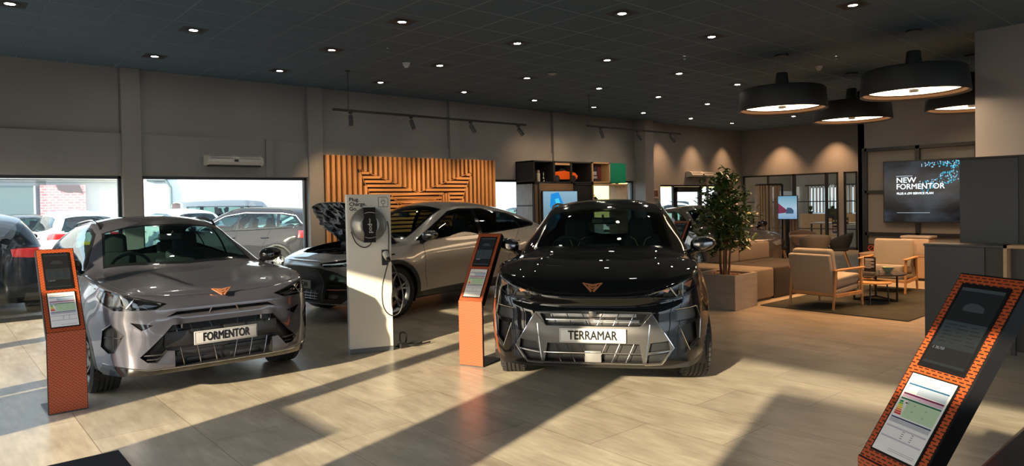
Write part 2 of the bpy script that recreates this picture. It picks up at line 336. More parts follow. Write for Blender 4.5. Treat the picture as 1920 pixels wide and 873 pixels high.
class Shell:
    """half (y >= 0) of a car body grown from feature lines; pieces are cut out of it along outlines"""
    def __init__(s, D, res=1.0):
        s.D = D; f = {k: (pchip(v) if isinstance(v, list) else v) for k, v in D['c'].items()}
        xF, xR = D['xF'], D['xR']; x0 = D.get('x0f', 1.15); x1 = D.get('x0r', -1.25); hw = D['hw']
        kf, mf = D.get('kf', (.17, 5)); kr, mr = D.get('kr', (.14, 6))
        nx = int(150 * res); nt = int(26 * res); vg = .52
        # denser stations near both ends
        us = np.linspace(0, 1, nx + 1); xs = [xR + (xF - xR) * (u - .055 * math.sin(2 * math.pi * u) * 1.0) for u in us]
        ts = np.linspace(0, 1, nt + 1)
        nv1, nv2 = int(11 * res) + 1, int(20 * res) + 1
        vs = list(np.linspace(1, vg, nv1 + 1)) + list(np.linspace(vg, 0, nv2 + 1))[1:]
        Pt, FX, RX = f['p'], f['fx'], f['rx']
        flare = D.get('flare', .02); ax = D['axles']; aw = D['arch_r']
        def warp(x, y):
            if x > x0: u = (x - x0) / (xF - x0); v = abs(y) / hw; return x0 + (x - x0) * (1 - kf * v ** mf), y * (1 - kf * min(u, 1.1) ** mf)
            if x < x1: u = (x1 - x) / (x1 - xR); v = abs(y) / hw; return x1 + (x - x1) * (1 - kr * v ** mr), y * (1 - kr * min(u, 1.1) ** mr)
            return x, y
        def xscale(x, t):
            if x > x0: return x0 + (x - x0) * (xF + FX(t) - x0) / (xF - x0)
            if x < x1: return x1 + (x - x1) * (x1 - xR - RX(t)) / (x1 - xR)
            return x
        def side(x, t):
            z0, z1 = f['zs'](x), f['zb'](x); z = z0 + (z1 - z0) * t
            y = hw * Pt(t) * f['w'](x)
            for a in ax:
                r = math.hypot(x - a, z - D['wr']); y += flare * math.exp(-((r - aw - .06) / .16) ** 2) * (1 - sstep(.8, 1, t))
            y += D.get('crease', 0) * math.exp(-((t - .60) / .05) ** 2) * sstep(0, .6, 1.5 - abs(x))
            xx = xscale(x, t); return xx, y, z
        def ytop(x, v):
            yb = hw * Pt(1) * f['w'](x); yg = f['yg'](x)
            if v >= vg: q = (v - vg) / (1 - vg); return yg + (yb - yg) * q, q
            return yg * v / vg, -1
        def zedge(kind, y, hwv): return f['ze' if kind > 0 else 'zr'](abs(y) / hwv)
        def top(x, v):
            y, q = ytop(x, v); zb, zg, zc = f['zb'](x), f['zg'](x), f['zc'](x); yg = f['yg'](x)
            if q >= 0:
                z = zg + (zb - zg) * q; bul = f['bul'](x)
                z += bul * math.sin(math.pi * q) * .6; y += bul * math.sin(math.pi * q)
            else: z = zc - (zc - zg) * (y / yg) ** f['pw'](x)
            if 'hood' in D: z += D['hood'](x, y)
            hwv = hw * Pt(1)
            e = sstep(D.get('eb', .14), 0, xF - x)
            if e > 0: z = z * (1 - e) + e * zedge(1, y, hwv)
            e = sstep(D.get('rb', .08), 0, x - xR)
            if e > 0: z = z * (1 - e) + e * zedge(-1, y, hwv)
            return xscale(x, 1), y, z
        bm = bmesh.new(); s.bm = bm; PL = bm.faces.layers.int.new('patch'); s.PL = PL
        def V(p): x, y = warp(p[0], p[1]); return bm.verts.new((x, y, p[2]))
        N, T, K = len(xs), len(ts), len(vs)
        sg = [[V(side(x, t)) for t in ts] for x in xs]
        tg = [[sg[i][-1] if j == 0 else V(top(x, v)) for j, v in enumerate(vs)] for i, x in enumerate(xs)]
        def endface(i, FXf, zkind, xe):
            x = xs[i]; g = []
            for j, v in enumerate(vs):
                if j == 0: g.append(sg[i]); continue
                col = []
                for k, t in enumerate(ts):
                    if k == T - 1: col.append(tg[i][j]); continue
                    sx, sy, sz = side(x, t); yt = ytop(x, v)[0]; yy = sy * yt / (hw * Pt(1) * f['w'](x))
                    z0 = f['zs'](x) if zkind > 0 else f['zs'](x); z1 = zedge(zkind, yt, hw * Pt(1)); z = z0 + (z1 - z0) * t
                    xx = xe + FXf(t); 
                    if zkind > 0 and 'face' in D: xx += D['face'](abs(yy), z)
                    if zkind < 0 and 'rface' in D: xx += D['rface'](abs(yy), z)
                    col.append(V((xx, yy, z)))
                g.append(col)
            return g
        fg = endface(N - 1, lambda t: FX(t), 1, xF); rg = endface(0, lambda t: RX(t), -1, xR)
        def quads(g, tagv, flip):
            for i in range(len(g) - 1):
                for j in range(len(g[0]) - 1):
                    q = [g[i][j], g[i + 1][j], g[i + 1][j + 1], g[i][j + 1]]
                    if len(set(q)) < 4: continue
                    fc = bm.faces.new(q[::-1] if flip else q); fc[PL] = tagv; fc.smooth = True
        quads(sg, 0, True); quads(tg, 3, True); quads(fg, 1, True); quads(rg, 2, False)
        bm.normal_update()
        # make outward
        for fc in bm.faces:
            c = fc.calc_center_median(); o = Vector((c.x * .15, 0, .6))
            if fc[PL] == 3: bad = fc.normal.z < 0
            elif fc[PL] == 0: bad = fc.normal.y < 0
            elif fc[PL] == 1: bad = fc.normal.x < 0
            else: bad = fc.normal.x > 0
            if bad: fc.normal_flip()
        bm.normal_update()
        s.nl = bm.verts.layers.float_vector.new('nrm')
        for v in bm.verts:
            n = Vector((0, 0, 0))
            for fc in v.link_faces: n += fc.normal * fc.calc_area()
            if abs(v.co.y) < 1e-5: n.y = 0
            v[s.nl] = n.normalized() if n.length > 0 else v.normal
        s.bvh = BVHTree.FromBMesh(bm)
        s.pieces = []
    def _clip(s, bm, faces, tri, ax):
        """split faces by the 3 edges of a convex outline, return those inside"""
        I = {'x': (1, 2), 'y': (0, 2), 'z': (0, 1)}[ax]; n = len(tri); c = (sum(p[0] for p in tri) / n, sum(p[1] for p in tri) / n)
        lo = (min(p[0] for p in tri), min(p[1] for p in tri)); hi = (max(p[0] for p in tri), max(p[1] for p in tri))
        cur = [f for f in faces if f.is_valid and max(v.co[I[0]] for v in f.verts) > lo[0] and min(v.co[I[0]] for v in f.verts) < hi[0] and max(v.co[I[1]] for v in f.verts) > lo[1] and min(v.co[I[1]] for v in f.verts) < hi[1]]
        new = set()
        for k in range(n):
            a, b = tri[k], tri[(k + 1) % n]; d = (b[0] - a[0], b[1] - a[1]); nr = (-d[1], d[0]); L = math.hypot(*nr)
            if L < 1e-7: continue
            nr = (nr[0] / L, nr[1] / L)
            if (c[0] - a[0]) * nr[0] + (c[1] - a[1]) * nr[1] < 0: nr = (-nr[0], -nr[1])
            co = Vector((0, 0, 0)); no = Vector((0, 0, 0)); co[I[0]] = a[0]; co[I[1]] = a[1]; no[I[0]] = nr[0]; no[I[1]] = nr[1]
            geom = set(cur)
            for f in cur: geom.update(f.verts); geom.update(f.edges)
            r = bmesh.ops.bisect_plane(bm, geom=list(geom), dist=1e-5, plane_co=co, plane_no=no)
            fs = [g for g in r['geom'] if isinstance(g, bmesh.types.BMFace) and g.is_valid]
            inside = [f for f in fs if (f.calc_center_median() - co).dot(no) > 0]
            new.update(f for f in fs); cur = inside
            if not cur: break
        return cur, new
    def cut(s, name, poly, ax, mat=None, keep=True, pred=None, src=None, recess=None, both='auto', copy=False, **kw):
        """cut the outline out of the body (or of piece src). keep=False removes the metal.
        recess: pushes the piece inward by that depth and adds the walls of the recess"""
        bm = s.bm if src is None else src['bm']
        if copy: bm = bm.copy()
        P3 = {'x': (1, 2), 'y': (0, 2), 'z': (0, 1)}[ax]
        def ok(f):
            c = f.calc_center_median(); n = f.normal
            if pred: return pred(c, n)
            return {'x': n.x > .12 if kw.get('front', True) else n.x < -.12, 'y': n.y > .25, 'z': n.z > .2}[ax]
        cand = [f for f in bm.faces if ok(f)]
        tris = tessellate_polygon([[Vector((p[0], p[1], 0)) for p in poly]])
        if len(poly) > 3 and kw.get('convex'): tl = [list(poly)]
        else: tl = [[poly[i] for i in t] for t in tris]
        got = set(); pool = set(cand)
        for tri in tl:
            inn, new = s._clip(bm, list(pool - got), tri, ax)
            pool = {f for f in pool if f.is_valid} | {f for f in new if f.is_valid}
            got = {f for f in got if f.is_valid} | {f for f in inn if f.is_valid}
        out = None
        if keep:
            out = s._extract(bm, got)
            if recess: s._recess(out, recess)
        if not copy: bmesh.ops.delete(bm, geom=list(got), context='FACES')
        else: bm.free()
        if out is None: return None
        d = dict(name=name, bm=out, mat=mat, both=both, **kw); s.pieces.append(d); return d
    def _extract(s, bm, faces):
        nb = bmesh.new(); L = nb.verts.layers.float_vector.new('nrm'); Lp = nb.faces.layers.int.new('patch'); sl = bm.verts.layers.float_vector['nrm']; mp = {}
        for f in faces:
            vs = []
            for v in f.verts:
                if v not in mp: w = nb.verts.new(v.co); w[L] = v[sl]; mp[v] = w
                vs.append(mp[v])
            try: g = nb.faces.new(vs); g.smooth = True
            except ValueError: pass
        nb.normal_update(); return nb
    def _recess(s, nb, depth):
        L = nb.verts.layers.float_vector['nrm']; d = Vector(depth)
        be = [e for e in nb.edges if len(e.link_faces) == 1 and not (abs(e.verts[0].co.y) < 1e-4 and abs(e.verts[1].co.y) < 1e-4)]
        old = {v: v.co.copy() for e in be for v in e.verts}
        for v in nb.verts: v.co += d
        for e in be:
            a, b = e.verts; p = [nb.verts.new(old[a]), nb.verts.new(old[b]), nb.verts.new(b.co), nb.verts.new(a.co)]
            f = nb.faces.new(p); f.normal_update(); f.smooth = False
            for q in p: q[L] = Vector((0, 0, 0))
    def surf(s, pts, ax, step=.03):
        """sample a polyline drawn in side / front / top view on the body surface"""
        out = []; I = {'x': (1, 2), 'y': (0, 2), 'z': (0, 1)}[ax]; K = {'x': 0, 'y': 1, 'z': 2}[ax]
        for a, b in zip(pts, pts[1:]):
            L = math.hypot(b[0] - a[0], b[1] - a[1]); n = max(1, int(L / step))
            for i in range(n + 1):
                if i == 0 and out: continue
                q = (a[0] + (b[0] - a[0]) * i / n, a[1] + (b[1] - a[1]) * i / n); o = Vector((0, 0, 0)); o[I[0]] = q[0]; o[I[1]] = q[1]
                d = Vector((0, 0, 0)); sg = kwf(ax); o[K] = 6.0 * sg; d[K] = -sg
                h = s.bvh.ray_cast(o, d)
                if h[0] is not None: out.append(h[0].copy())
        return out
    def rsurf(s, pts, step=.03):
        out = []
        for a, b in zip(pts, pts[1:]):
            n = max(1, int(math.hypot(b[0] - a[0], b[1] - a[1]) / step))
            for i in range(n + 1):
                if i == 0 and out: continue
                h = s.bvh.ray_cast(Vector((-6, a[0] + (b[0] - a[0]) * i / n, a[1] + (b[1] - a[1]) * i / n)), Vector((1, 0, 0)))
                if h[0] is not None: out.append(h[0].copy())
        return out
    def strip(s, name, pts, ax, r, mat, n=5, off=0.0, rear=False, close=False, **kw):
        p = s.rsurf(pts) if rear else s.surf(pts, ax)
        if len(p) < 2: return None
        if off:
            K = {'x': 0, 'y': 1, 'z': 2}[ax]
            for q in p: q[K] += off * (-1 if rear else 1)
        m = MB(); m.tube(p, r, n, closed=close)
        return s.add(name, m.bm, mat, **kw)
    def add(s, name, bm, mat, both='auto', **kw):
        L = bm.verts.layers.float_vector.get('nrm') or bm.verts.layers.float_vector.new('nrm')
        bmesh.ops.recalc_face_normals(bm, faces=bm.faces)
        for f in bm.faces: f.smooth = kw.get('smooth', True)
        d = dict(name=name, bm=bm, mat=mat, both=both, **kw); s.pieces.append(d); return d
    def finish(s, root, body_mat, thick=.012, body_name='body_shell'):
        s.pieces.insert(0, dict(name=body_name, bm=s.bm, mat=body_mat, both='weld', solid=thick))
        made = {}
        for d in s.pieces:
            bm = d['bm']
            if not len(bm.faces): continue
            mode = d['both']
            if mode == 'auto': mode = 'weld' if min(v.co.y for v in bm.verts) < .004 else 'pair'
            def mk(b, nm):
                me = bpy.data.meshes.new(nm); L = b.verts.layers.float_vector.get('nrm')
                bmesh.ops.triangulate(b, faces=[f for f in b.faces if len(f.verts) > 4])
                b.normal_update()
                nr = [Vector(v[L]) if L and Vector(v[L]).length > .5 else None for v in b.verts]
                b.verts.index_update()
                ln = []
                for f in b.faces:
                    for lp in f.loops:
                        q = nr[lp.vert.index]; ln.append(tuple(q) if (q is not None and f.smooth) else tuple(lp.vert.normal if f.smooth else f.normal))
                b.to_mesh(me)
                if any(q is not None for q in nr): me.normals_split_custom_set(ln)
                else: me.set_sharp_from_angle(angle=R_(38))
                return me
            def mirrored(b):
                c = b.copy(); L = c.verts.layers.float_vector.get('nrm')
                for v in c.verts:
                    v.co.y = -v.co.y
                    if L: n = v[L]; v[L] = Vector((n[0], -n[1], n[2]))
                bmesh.ops.reverse_faces(c, faces=c.faces); return c
            par = made.get(d.get('parent'), root)
            def put(me, nm):
                o = link(nm, me, par, None, d['mat'])
                if d.get('label'): o['label'] = d['label']
                if d.get('solid'):
                    o.data.materials.append(M_black); md = o.modifiers.new('thickness', 'SOLIDIFY'); md.thickness = d['solid']; md.offset = -1; md.material_offset = 1; md.material_offset_rim = 0; md.use_rim = not (nm == body_name)
                return o
            if mode == 'single': made[d['name']] = put(mk(bm, d['name']), d['name'])
            elif mode == 'weld':
                c = mirrored(bm); me2 = bpy.data.meshes.new('tmp'); c.to_mesh(me2); bm.from_mesh(me2); bpy.data.meshes.remove(me2); c.free()
                mid = [v for v in bm.verts if abs(v.co.y) < 2e-4]
                bmesh.ops.remove_doubles(bm, verts=mid, dist=2e-4)
                made[d['name']] = put(mk(bm, d['name']), d['name'])
            else:
                c = mirrored(bm); put(mk(c, d['name']), d['name']); made[d['name']] = put(mk(bm, d['name']), d['name']); c.free()
            bm.free()
        return made
def kwf(ax): return 1
def circ(cx, cz, r, n=28, a0=0, a1=360): return [(cx + r * math.cos(R_(a0 + (a1 - a0) * i / n)), cz + r * math.sin(R_(a0 + (a1 - a0) * i / n))) for i in range(n)]

# ---- materials shared by cars
M_tyre = P('tyre_rubber', (0.018, 0.018, 0.019), 0.75)
M_rim = P('rim_alloy', (0.42, 0.43, 0.44), 0.28, 0.9)
M_rimdark = P('rim_dark', (0.05, 0.05, 0.055), 0.3, 0.6)
M_clad = P('cladding_black', (0.022, 0.023, 0.025), 0.5)
M_carglass = glass('car_glass', (0.42, 0.58, 0.56), refl=1.0)
M_privacy = glass('privacy_glass', (0.10, 0.12, 0.12), refl=1.0)
M_frit = P('glass_border', (0.006, 0.007, 0.008), 0.12)
M_seat = P('seat_fabric', (0.03, 0.032, 0.035), 0.8)
M_dash = P('dashboard', (0.035, 0.036, 0.038), 0.7)
M_gap = P('panel_gap', (0.004, 0.004, 0.005), 0.8)
M_lampglass = glass('lamp_glass', (0.80, 0.84, 0.86), refl=1.0)
M_led = P('led_strip', (0.8, 0.82, 0.85), .15, emit=(0.9, 0.95, 1), es=.15)
M_red = P('tail_red', (0.55, 0.01, 0.015), 0.15, coat=1, emit=(1, .05, .03), es=.25)
M_copper = P('copper', (0.90, 0.36, 0.17), 0.35, 0.7)
M_plate = P('plate_white', (0.62, 0.62, 0.60), 0.4)
M_plate_y = P('plate_yellow', (0.85, 0.55, 0.03), 0.4)
M_ink = P('lettering_black', (0.008, 0.008, 0.01), 0.5)
M_bracket = P('bumper_beam', (0.55, 0.55, 0.55), 0.4, .4)

def wheel_mesh(r, w, rr, spokes, style='multi'):
    """wheel about the Y axis, outer face towards +y. returns tyre mesh, rim mesh, disc mesh"""
    M = Matrix.Rotation(R_(-90), 4, 'X')
    hw = w / 2
    pr = [(rr - .012, -hw + .02), (rr + .012, -hw + .006), (r - .045, -hw), (r - .012, -hw + .02), (r, -hw + .045)]
    for g in (-.055, -.018, .018, .055):
        pr += [(r, g - .006), (r - .009, g - .005), (r - .009, g + .005), (r, g + .006)]
    pr += [(r, hw - .045), (r - .012, hw - .02), (r - .045, hw), (rr + .012, hw - .006), (rr - .012, hw - .02)]
    ty = MB().lathe(pr, 56, M)
    # shoulder tread blocks
    for k in range(44):
        a = 2 * math.pi * k / 44
        for sgn in (-1, 1):
            Mk = Matrix.Rotation(a, 4, 'Y') @ Matrix.Translation((0, sgn * (hw - .030), r - .003))
            ty.box(-.016, .016, -.014, .014, -.012, .0015, .001, 1, Mk)
    tm = ty.mesh('tyre', 35)
    rim = MB().lathe([(rr - .012, -hw + .02), (rr - .03, -hw + .05), (rr - .045, hw - .06), (rr - .018, hw - .022), (rr + .004, hw - .012), (rr + .010, hw - .016), (rr - .008, -hw + .02)], 56, M)
    rim.lathe([(0, hw - .035), (.030, hw - .035), (.034, hw - .045), (.075, hw - .05), (.078, hw - .09), (0, hw - .09)], 28, M)
    for k in range(spokes):
        a0 = 2 * math.pi * k / spokes
        arms = ((0, .010), ) if style == 'single' else ((-.16, .011), (.16, .011))
        for da, hwid in arms:
            for seg in range(5):
                t0, t1 = seg / 5, (seg + 1) / 5
                def pt(t):
                    ang = a0 + da * (t ** 1.1) * (1.2 if style != 'swirl' else 2.4); rad = .055 + (rr - .085) * t
                    return ang, rad, hw - .042 + .022 * t - .018 * math.sin(math.pi * t)
                (aa, ra, ya), (ab, rb, yb) = pt(t0), pt(t1)
                for th, dy in ((1, 0),):
                    w0, w1 = hwid * (1.5 - .6 * t0), hwid * (1.5 - .6 * t1)
                    def q(a, rad, off): return Vector((rad * math.sin(a) + off * math.cos(a), 0, rad * math.cos(a) - off * math.sin(a)))
                    A0, A1, B0, B1 = q(aa, ra, -w0), q(aa, ra, w0), q(ab, rb, -w1), q(ab, rb, w1)
                    f = [A0, A1, B1, B0]; ys = [ya, ya, yb, yb]
                    top = [rim.bm.verts.new((p.x, y, p.z)) for p, y in zip(f, ys)]; bot = [rim.bm.verts.new((p.x * 1, y - .028, p.z)) for p, y in zip(f, ys)]
                    rim.bm.faces.new(top); rim.bm.faces.new(bot[::-1])
                    for i in range(4): rim.bm.faces.new((top[i], bot[i], bot[(i + 1) % 4], top[(i + 1) % 4]))
    rm = rim.mesh('rim', 35)
    disc = MB().lathe([(0, -.02), (.16, -.02), (.165, -.015), (.165, .005), (.16, .01), (.07, .01), (.065, .03), (0, .03)], 36, M)
    disc.box(-.05, .05, -.03, .03, .09, .19, .01, 2, Matrix.Rotation(R_(70), 4, 'Y'))
    dm = disc.mesh('brake_disc', 35)
    return tm, rm, dm
_wheels = {}
def add_wheels(root, D, kind, steer=0.0, rim_mat=None):
    key = (D['wr'], kind)
    if key not in _wheels: _wheels[key] = wheel_mesh(D['wr'], D.get('ww', .235), D['wr'] - D.get('wall', .10), *{'multi': (5, 'multi'), 'ten': (10, 'single'), 'swirl': (5, 'swirl')}[kind])
    tm, rm, dm = _wheels[key]
    for ax, st in ((D['axles'][0], steer), (D['axles'][1], 0)):
        for sg in (1, -1):
            o = link('wheel', rm if not rm.materials else rm.copy() if rim_mat and rm.materials[0] != rim_mat else rm, root, (ax, sg * D['track'], D['wr']))
            if not o.data.materials: o.data.materials.append(rim_mat or M_rim)
            elif rim_mat: o.data.materials[0] = rim_mat
            o.rotation_euler = (0, 0, R_(st) + (0 if sg > 0 else math.pi))
            t = link('tyre', tm, o); d = link('brake_disc', dm, o)
            if not tm.materials: tm.materials.append(M_tyre)
            if not dm.materials: dm.materials.append(M_darkchrome)
def arch_liners(s, D):
    for i, a in enumerate(D['axles']):
        m = MB(); r = D['arch_r'] + .012; n = 18
        ring = [(a + r * math.cos(R_(-25 + 230 * k / n)), D['wr'] + r * math.sin(R_(-25 + 230 * k / n))) for k in range(n + 1)]
        for (xa, za), (xb, zb) in zip(ring, ring[1:]): m.quad((xa, .50, za), (xb, .50, zb), (xb, D['hw'] - .03, zb), (xa, D['hw'] - .03, za))
        c = m.bm.verts.new((a, .50, D['wr']))
        vv = [m.bm.verts.new((x, .50, z)) for x, z in ring]
        for p, q in zip(vv, vv[1:]): m.bm.faces.new((c, p, q))
        s.add('arch_liner', m.bm, M_black, smooth=False)
def interior(s, root, D, sx=0.0, sz=0.0, trim=None, rhd=True):
    """two front seats, rear bench, dashboard, steering wheel, mirror"""
    fz = .34 + sz
    def seat(y, name='seat'):
        m = MB()
        m.box(-.27, .25, -.25, .25, fz, fz + .22, .07, 3)
        B = Matrix.Translation((-.24, y, fz + .16)) @ Matrix.Rotation(R_(-14), 4, 'Y')
        m.box(-.09, .06, -.25, .25, 0, .40, .06, 3, Matrix.Translation((0, -y, 0)) @ B)
        m.box(-.085, .055, -.215, .215, .34, .60, .06, 3, Matrix.Translation((0, -y, 0)) @ B)
        m.box(-.075, .045, -.135, .135, .55, .80, .055, 3, Matrix.Translation((0, -y, 0)) @ B)
        o = m.build(name, M_seat, root, (.0 + sx, y, 0), smooth=40)
        if trim:
            t = MB()
            for sg in (-1, 1): t.tube([(-.02, sg * .012, .42), (.075, sg * .03, .45), (.072, sg * .06, .53), (.07, sg * .115, .56)], .006, 6)
            t2 = t.build('seat_piping', trim, o); t2.matrix_local = Matrix.Translation((-.24, 0, fz + .16)) @ Matrix.Rotation(R_(-14), 4, 'Y')
        return o
    seat(.37); seat(-.37)
    m = MB(); m.box(-1.25, -.70, -.62, .62, fz, fz + .18, .05, 3)
    Bk = Matrix.Translation((-1.18, 0, fz + .12)) @ Matrix.Rotation(R_(-20), 4, 'Y')
    m.box(-.07, .07, -.62, .62, 0, .55, .05, 3, Bk)
    for y in (-.42, .42): m.box(-.05, .05, -.13, .13, .53, .70, .04, 3, Bk @ Matrix.Translation((0, y, 0)))
    m.build('rear_bench', M_seat, root, (sx, 0, 0), smooth=40)
    dx = D.get('dash', .72); dz = D.get('dashz', .98)
    m = MB(); m.box(dx - .18, dx + .42, -.68, .68, dz - .28, dz - .02, .06, 3)
    m.box(dx - .2, dx + .05, -.16, .16, dz - .10, dz + .07, .02, 2)
    yS = -.37 if rhd else .37
    m.box(dx - .12, dx + .1, yS - .2, yS + .2, dz - .08, dz + .04, .04, 3)
    m.box(-.3, dx - .1, -.12, .12, .3, dz - .32, .04, 2)
    m.build('dashboard', M_dash, root, smooth=40)
    Ms = Matrix.Translation((dx - .28, yS, dz - .03)) @ Matrix.Rotation(R_(-66), 4, 'Y')
    w = MB(); w.tube([(.185 * math.cos(2 * math.pi * k / 32), .185 * math.sin(2 * math.pi * k / 32), 0) for k in range(32)], .016, 8, closed=True, M=Ms)
    w.lathe([(0, -.03), (.06, -.03), (.065, .0), (.055, .015), (0, .02)], 20, Ms)
    for a in (0, 180, 270): w.box(.05, .18, -.022, .022, -.012, .006, .006, 1, Ms @ Matrix.Rotation(R_(a + 90), 4, 'Z'))
    w.build('steering_wheel', M_dash, root, smooth=40)
    mx, mz = D.get('mirror_in', (.42, 1.36))
    MB().box(mx - .02, mx + .02, -.12, .12, mz - .035, mz + .035, .015, 3).tube([(mx + .01, 0, mz), (mx + .09, 0, mz + .06)], .01, 6).build('rear_view_mirror', M_black, root, smooth=40)
def door_mirror(s, x, y, z, mat, dark=None):
    m = MB(); r = bmesh.ops.create_uvsphere(m.bm, u_segments=28, v_segments=18, radius=1)
    pw_ = lambda t, e: math.copysign(abs(t) ** e, t)
    for v in r['verts']:
        c = v.co; X, Y, Z = pw_(c.x, .8) * .10, pw_(c.y, .72), pw_(c.z, .72)
        if c.x < 0: X *= .38
        k = 1 - .38 * max(0, Y) ** 1.5
        v.co = Vector((x + X - .03 * max(0, Y), y + Y * .122, z + Z * .074 * k + .012 * Y))
    s.add('mirror_housing', m.bm, mat, both='pair')
    g = MB().lathe([(0, 0), (.98, 0), (1, .05), (.98, .1), (0, .1)], 24, Matrix.Translation((x - .034, y, z)) @ Matrix.Diagonal((1, .100, .056, 1)) @ Matrix.Rotation(R_(-90), 4, 'Y') @ Matrix.Diagonal((1, 1, .01, 1)))
    s.add('mirror_glass', g.bm, M_chrome, both='pair', parent='mirror_housing')
    a = MB().tube([(x - .0, y - .06, z - .05), (x + .03, y - .17, z - .10)], [.026, .034], 8)
    s.add('mirror_arm', a.bm, dark or M_blackgloss, both='pair')
def number_plate(root, txt, loc, size=(.52, .112), mat=None, rear=False, pitch=0, sep=True, yaw=0):
    """plate facing +x (or -x)"""
    m = MB().box(-.006, .006, -size[0] / 2, size[0] / 2, -size[1] / 2, size[1] / 2, .012, 2)
    o = m.build('number_plate', mat or M_plate, root, loc, smooth=40)
    o.rotation_euler = (0, R_(pitch), R_(180 + yaw) if rear else R_(yaw))
    if txt:
        me = text_mesh(txt, .098, .80 if len(txt) > 8 else .86, .001, thick=.0026); me.materials.append(M_ink)
        wd = max(v.co.x for v in me.vertices) - min(v.co.x for v in me.vertices); k = min(1, (size[0] * .74) / wd)
        for v in me.vertices: v.co.x *= k
        t = link('lettering', me, o, (.0075, 0, 0)); t.rotation_euler = (R_(90), 0, R_(90))
        bd = MB(); a, b = size[0] / 2 - .008, size[1] / 2 - .008
        for (y0, y1, z0, z1) in ((-a, a, b - .002, b), (-a, a, -b, -b + .002), (-a, -a + .002, -b, b), (a - .002, a, -b, b)): bd.box(.006, .0068, y0, y1, z0, z1)
        bd.build('plate_border', M_ink, o)
    return o
def emblem(root, x, z, w, tilt, mat, name='emblem', y=0):
    """angular two-horned badge"""
    h = w * .5
    m = MB()
    L = [(0, -.98), (.20, -.35), (.28, -.28), (.36, .28), (.98, .72), (1.0, .80), (.12, .50), (0, .36)]
    poly = [(px * w / 2, py * h / 2 * 1.1) for px, py in L]
    # frame strokes of the badge: outer V, inner triangle
    def bar(a, b, t0, t1):
        a = Vector((*a, 0)); b = Vector((*b, 0)); d = (b - a).normalized(); nn = Vector((-d.y, d.x, 0))
        m.prism([((a + nn * t0).x, (a + nn * t0).y), ((b + nn * t1).x, (b + nn * t1).y), ((b - nn * t1).x, (b - nn * t1).y), ((a - nn * t0).x, (a - nn * t0).y)], 0, .010)
    W2, H2 = w / 2, h
    for sg in (1, -1):
        bar((sg * W2, H2 * .5), (0, H2 * .18), .001, .010)     # upper edge falling to the centre
        bar((sg * W2, H2 * .5), (sg * W2 * .10, -H2 * .5), .003, .008)
        bar((sg * W2 * .40, H2 * .26), (sg * W2 * .30, -H2 * .05), .006, .004)
        bar((sg * W2 * .30, -H2 * .02), (0, -H2 * .16), .006, .006)
    o = m.build(name, mat, root, (x, y, z))
    o.rotation_euler = (R_(90), 0, R_(90)); o.rotation_euler = (Matrix.Rotation(R_(tilt), 3, 'Y') @ Matrix(((0, 0, 1), (1, 0, 0), (0, 1, 0)))).to_euler()
    return o
# ------------------------------------------------------------------ shared car stages
def greenhouse(s, D, root, rear_tint=None):
    top = lambda c, n: n.y > .22 and c.z > .95
    b = s.cut('side_window_border', D['dlo'], 'y', M_frit, pred=top)
    for i, pn in enumerate(D['panes']):
        s.cut('side_window', pn, 'y', M_carglass if i < D.get('clear', 1) else (rear_tint or M_privacy), pred=top, src=b)
    f = s.cut('windscreen_border', D['ws_out'], 'z', M_frit, pred=lambda c, n: n.z > .2 and c.x > 0)
    s.cut('windscreen', D['ws_in'], 'z', M_carglass, pred=lambda c, n: n.z > .1, src=f)
    r = s.cut('rear_window_border', D['rw_out'], 'z', M_frit, pred=lambda c, n: n.z > .1 and c.x < 0 and n.y < .8)
    if r: s.cut('rear_window', D['rw_in'], 'z', rear_tint or M_privacy, pred=lambda c, n: n.z > .05, src=r)
def arches(s, D, mat=None, w=.055, sill=None):
    side = lambda c, n: n.y > .2 and c.z < 1.0
    for a in D['axles']:
        o = s.cut('wheel_arch_trim', circ(a, D['wr'], D['arch_r'] + w, 30), 'y', mat or M_clad, pred=side, convex=True, solid=.02)
        s.cut('gone', circ(a, D['wr'], D['arch_r'], 30), 'y', keep=False, pred=lambda c, n: True, src=o, convex=True)
    if sill: s.cut('side_sill', sill, 'y', mat or M_clad, pred=side, solid=.02)
def door_lines(s, D, lines, r=.0028):
    for l in lines: s.strip('panel_gap', l, 'y', r, M_gap)
def underbody(s, D):
    m = MB().box(D['xR'] + .25, D['xF'] - .25, 0, .50, .22, .30)
    s.add('underbody', m.bm, M_black, smooth=False)
M_blackpaint = P('car_paint_black', (0.003, 0.003, 0.0035), 0.6, 0.0, coat=1.0, spec=.05, coat_rough=.012)
M_greypaint = P('car_paint_grey', (0.072, 0.073, 0.094), 0.28, 0.4, coat=1.0, coat_rough=.02)
M_silverpaint = P('car_paint_silver', (0.40, 0.375, 0.35), 0.35, 0.35, coat=1.0, coat_rough=.02)
M_satin = P('satin_grey', (0.085, 0.084, 0.083), 0.34, 0.55)

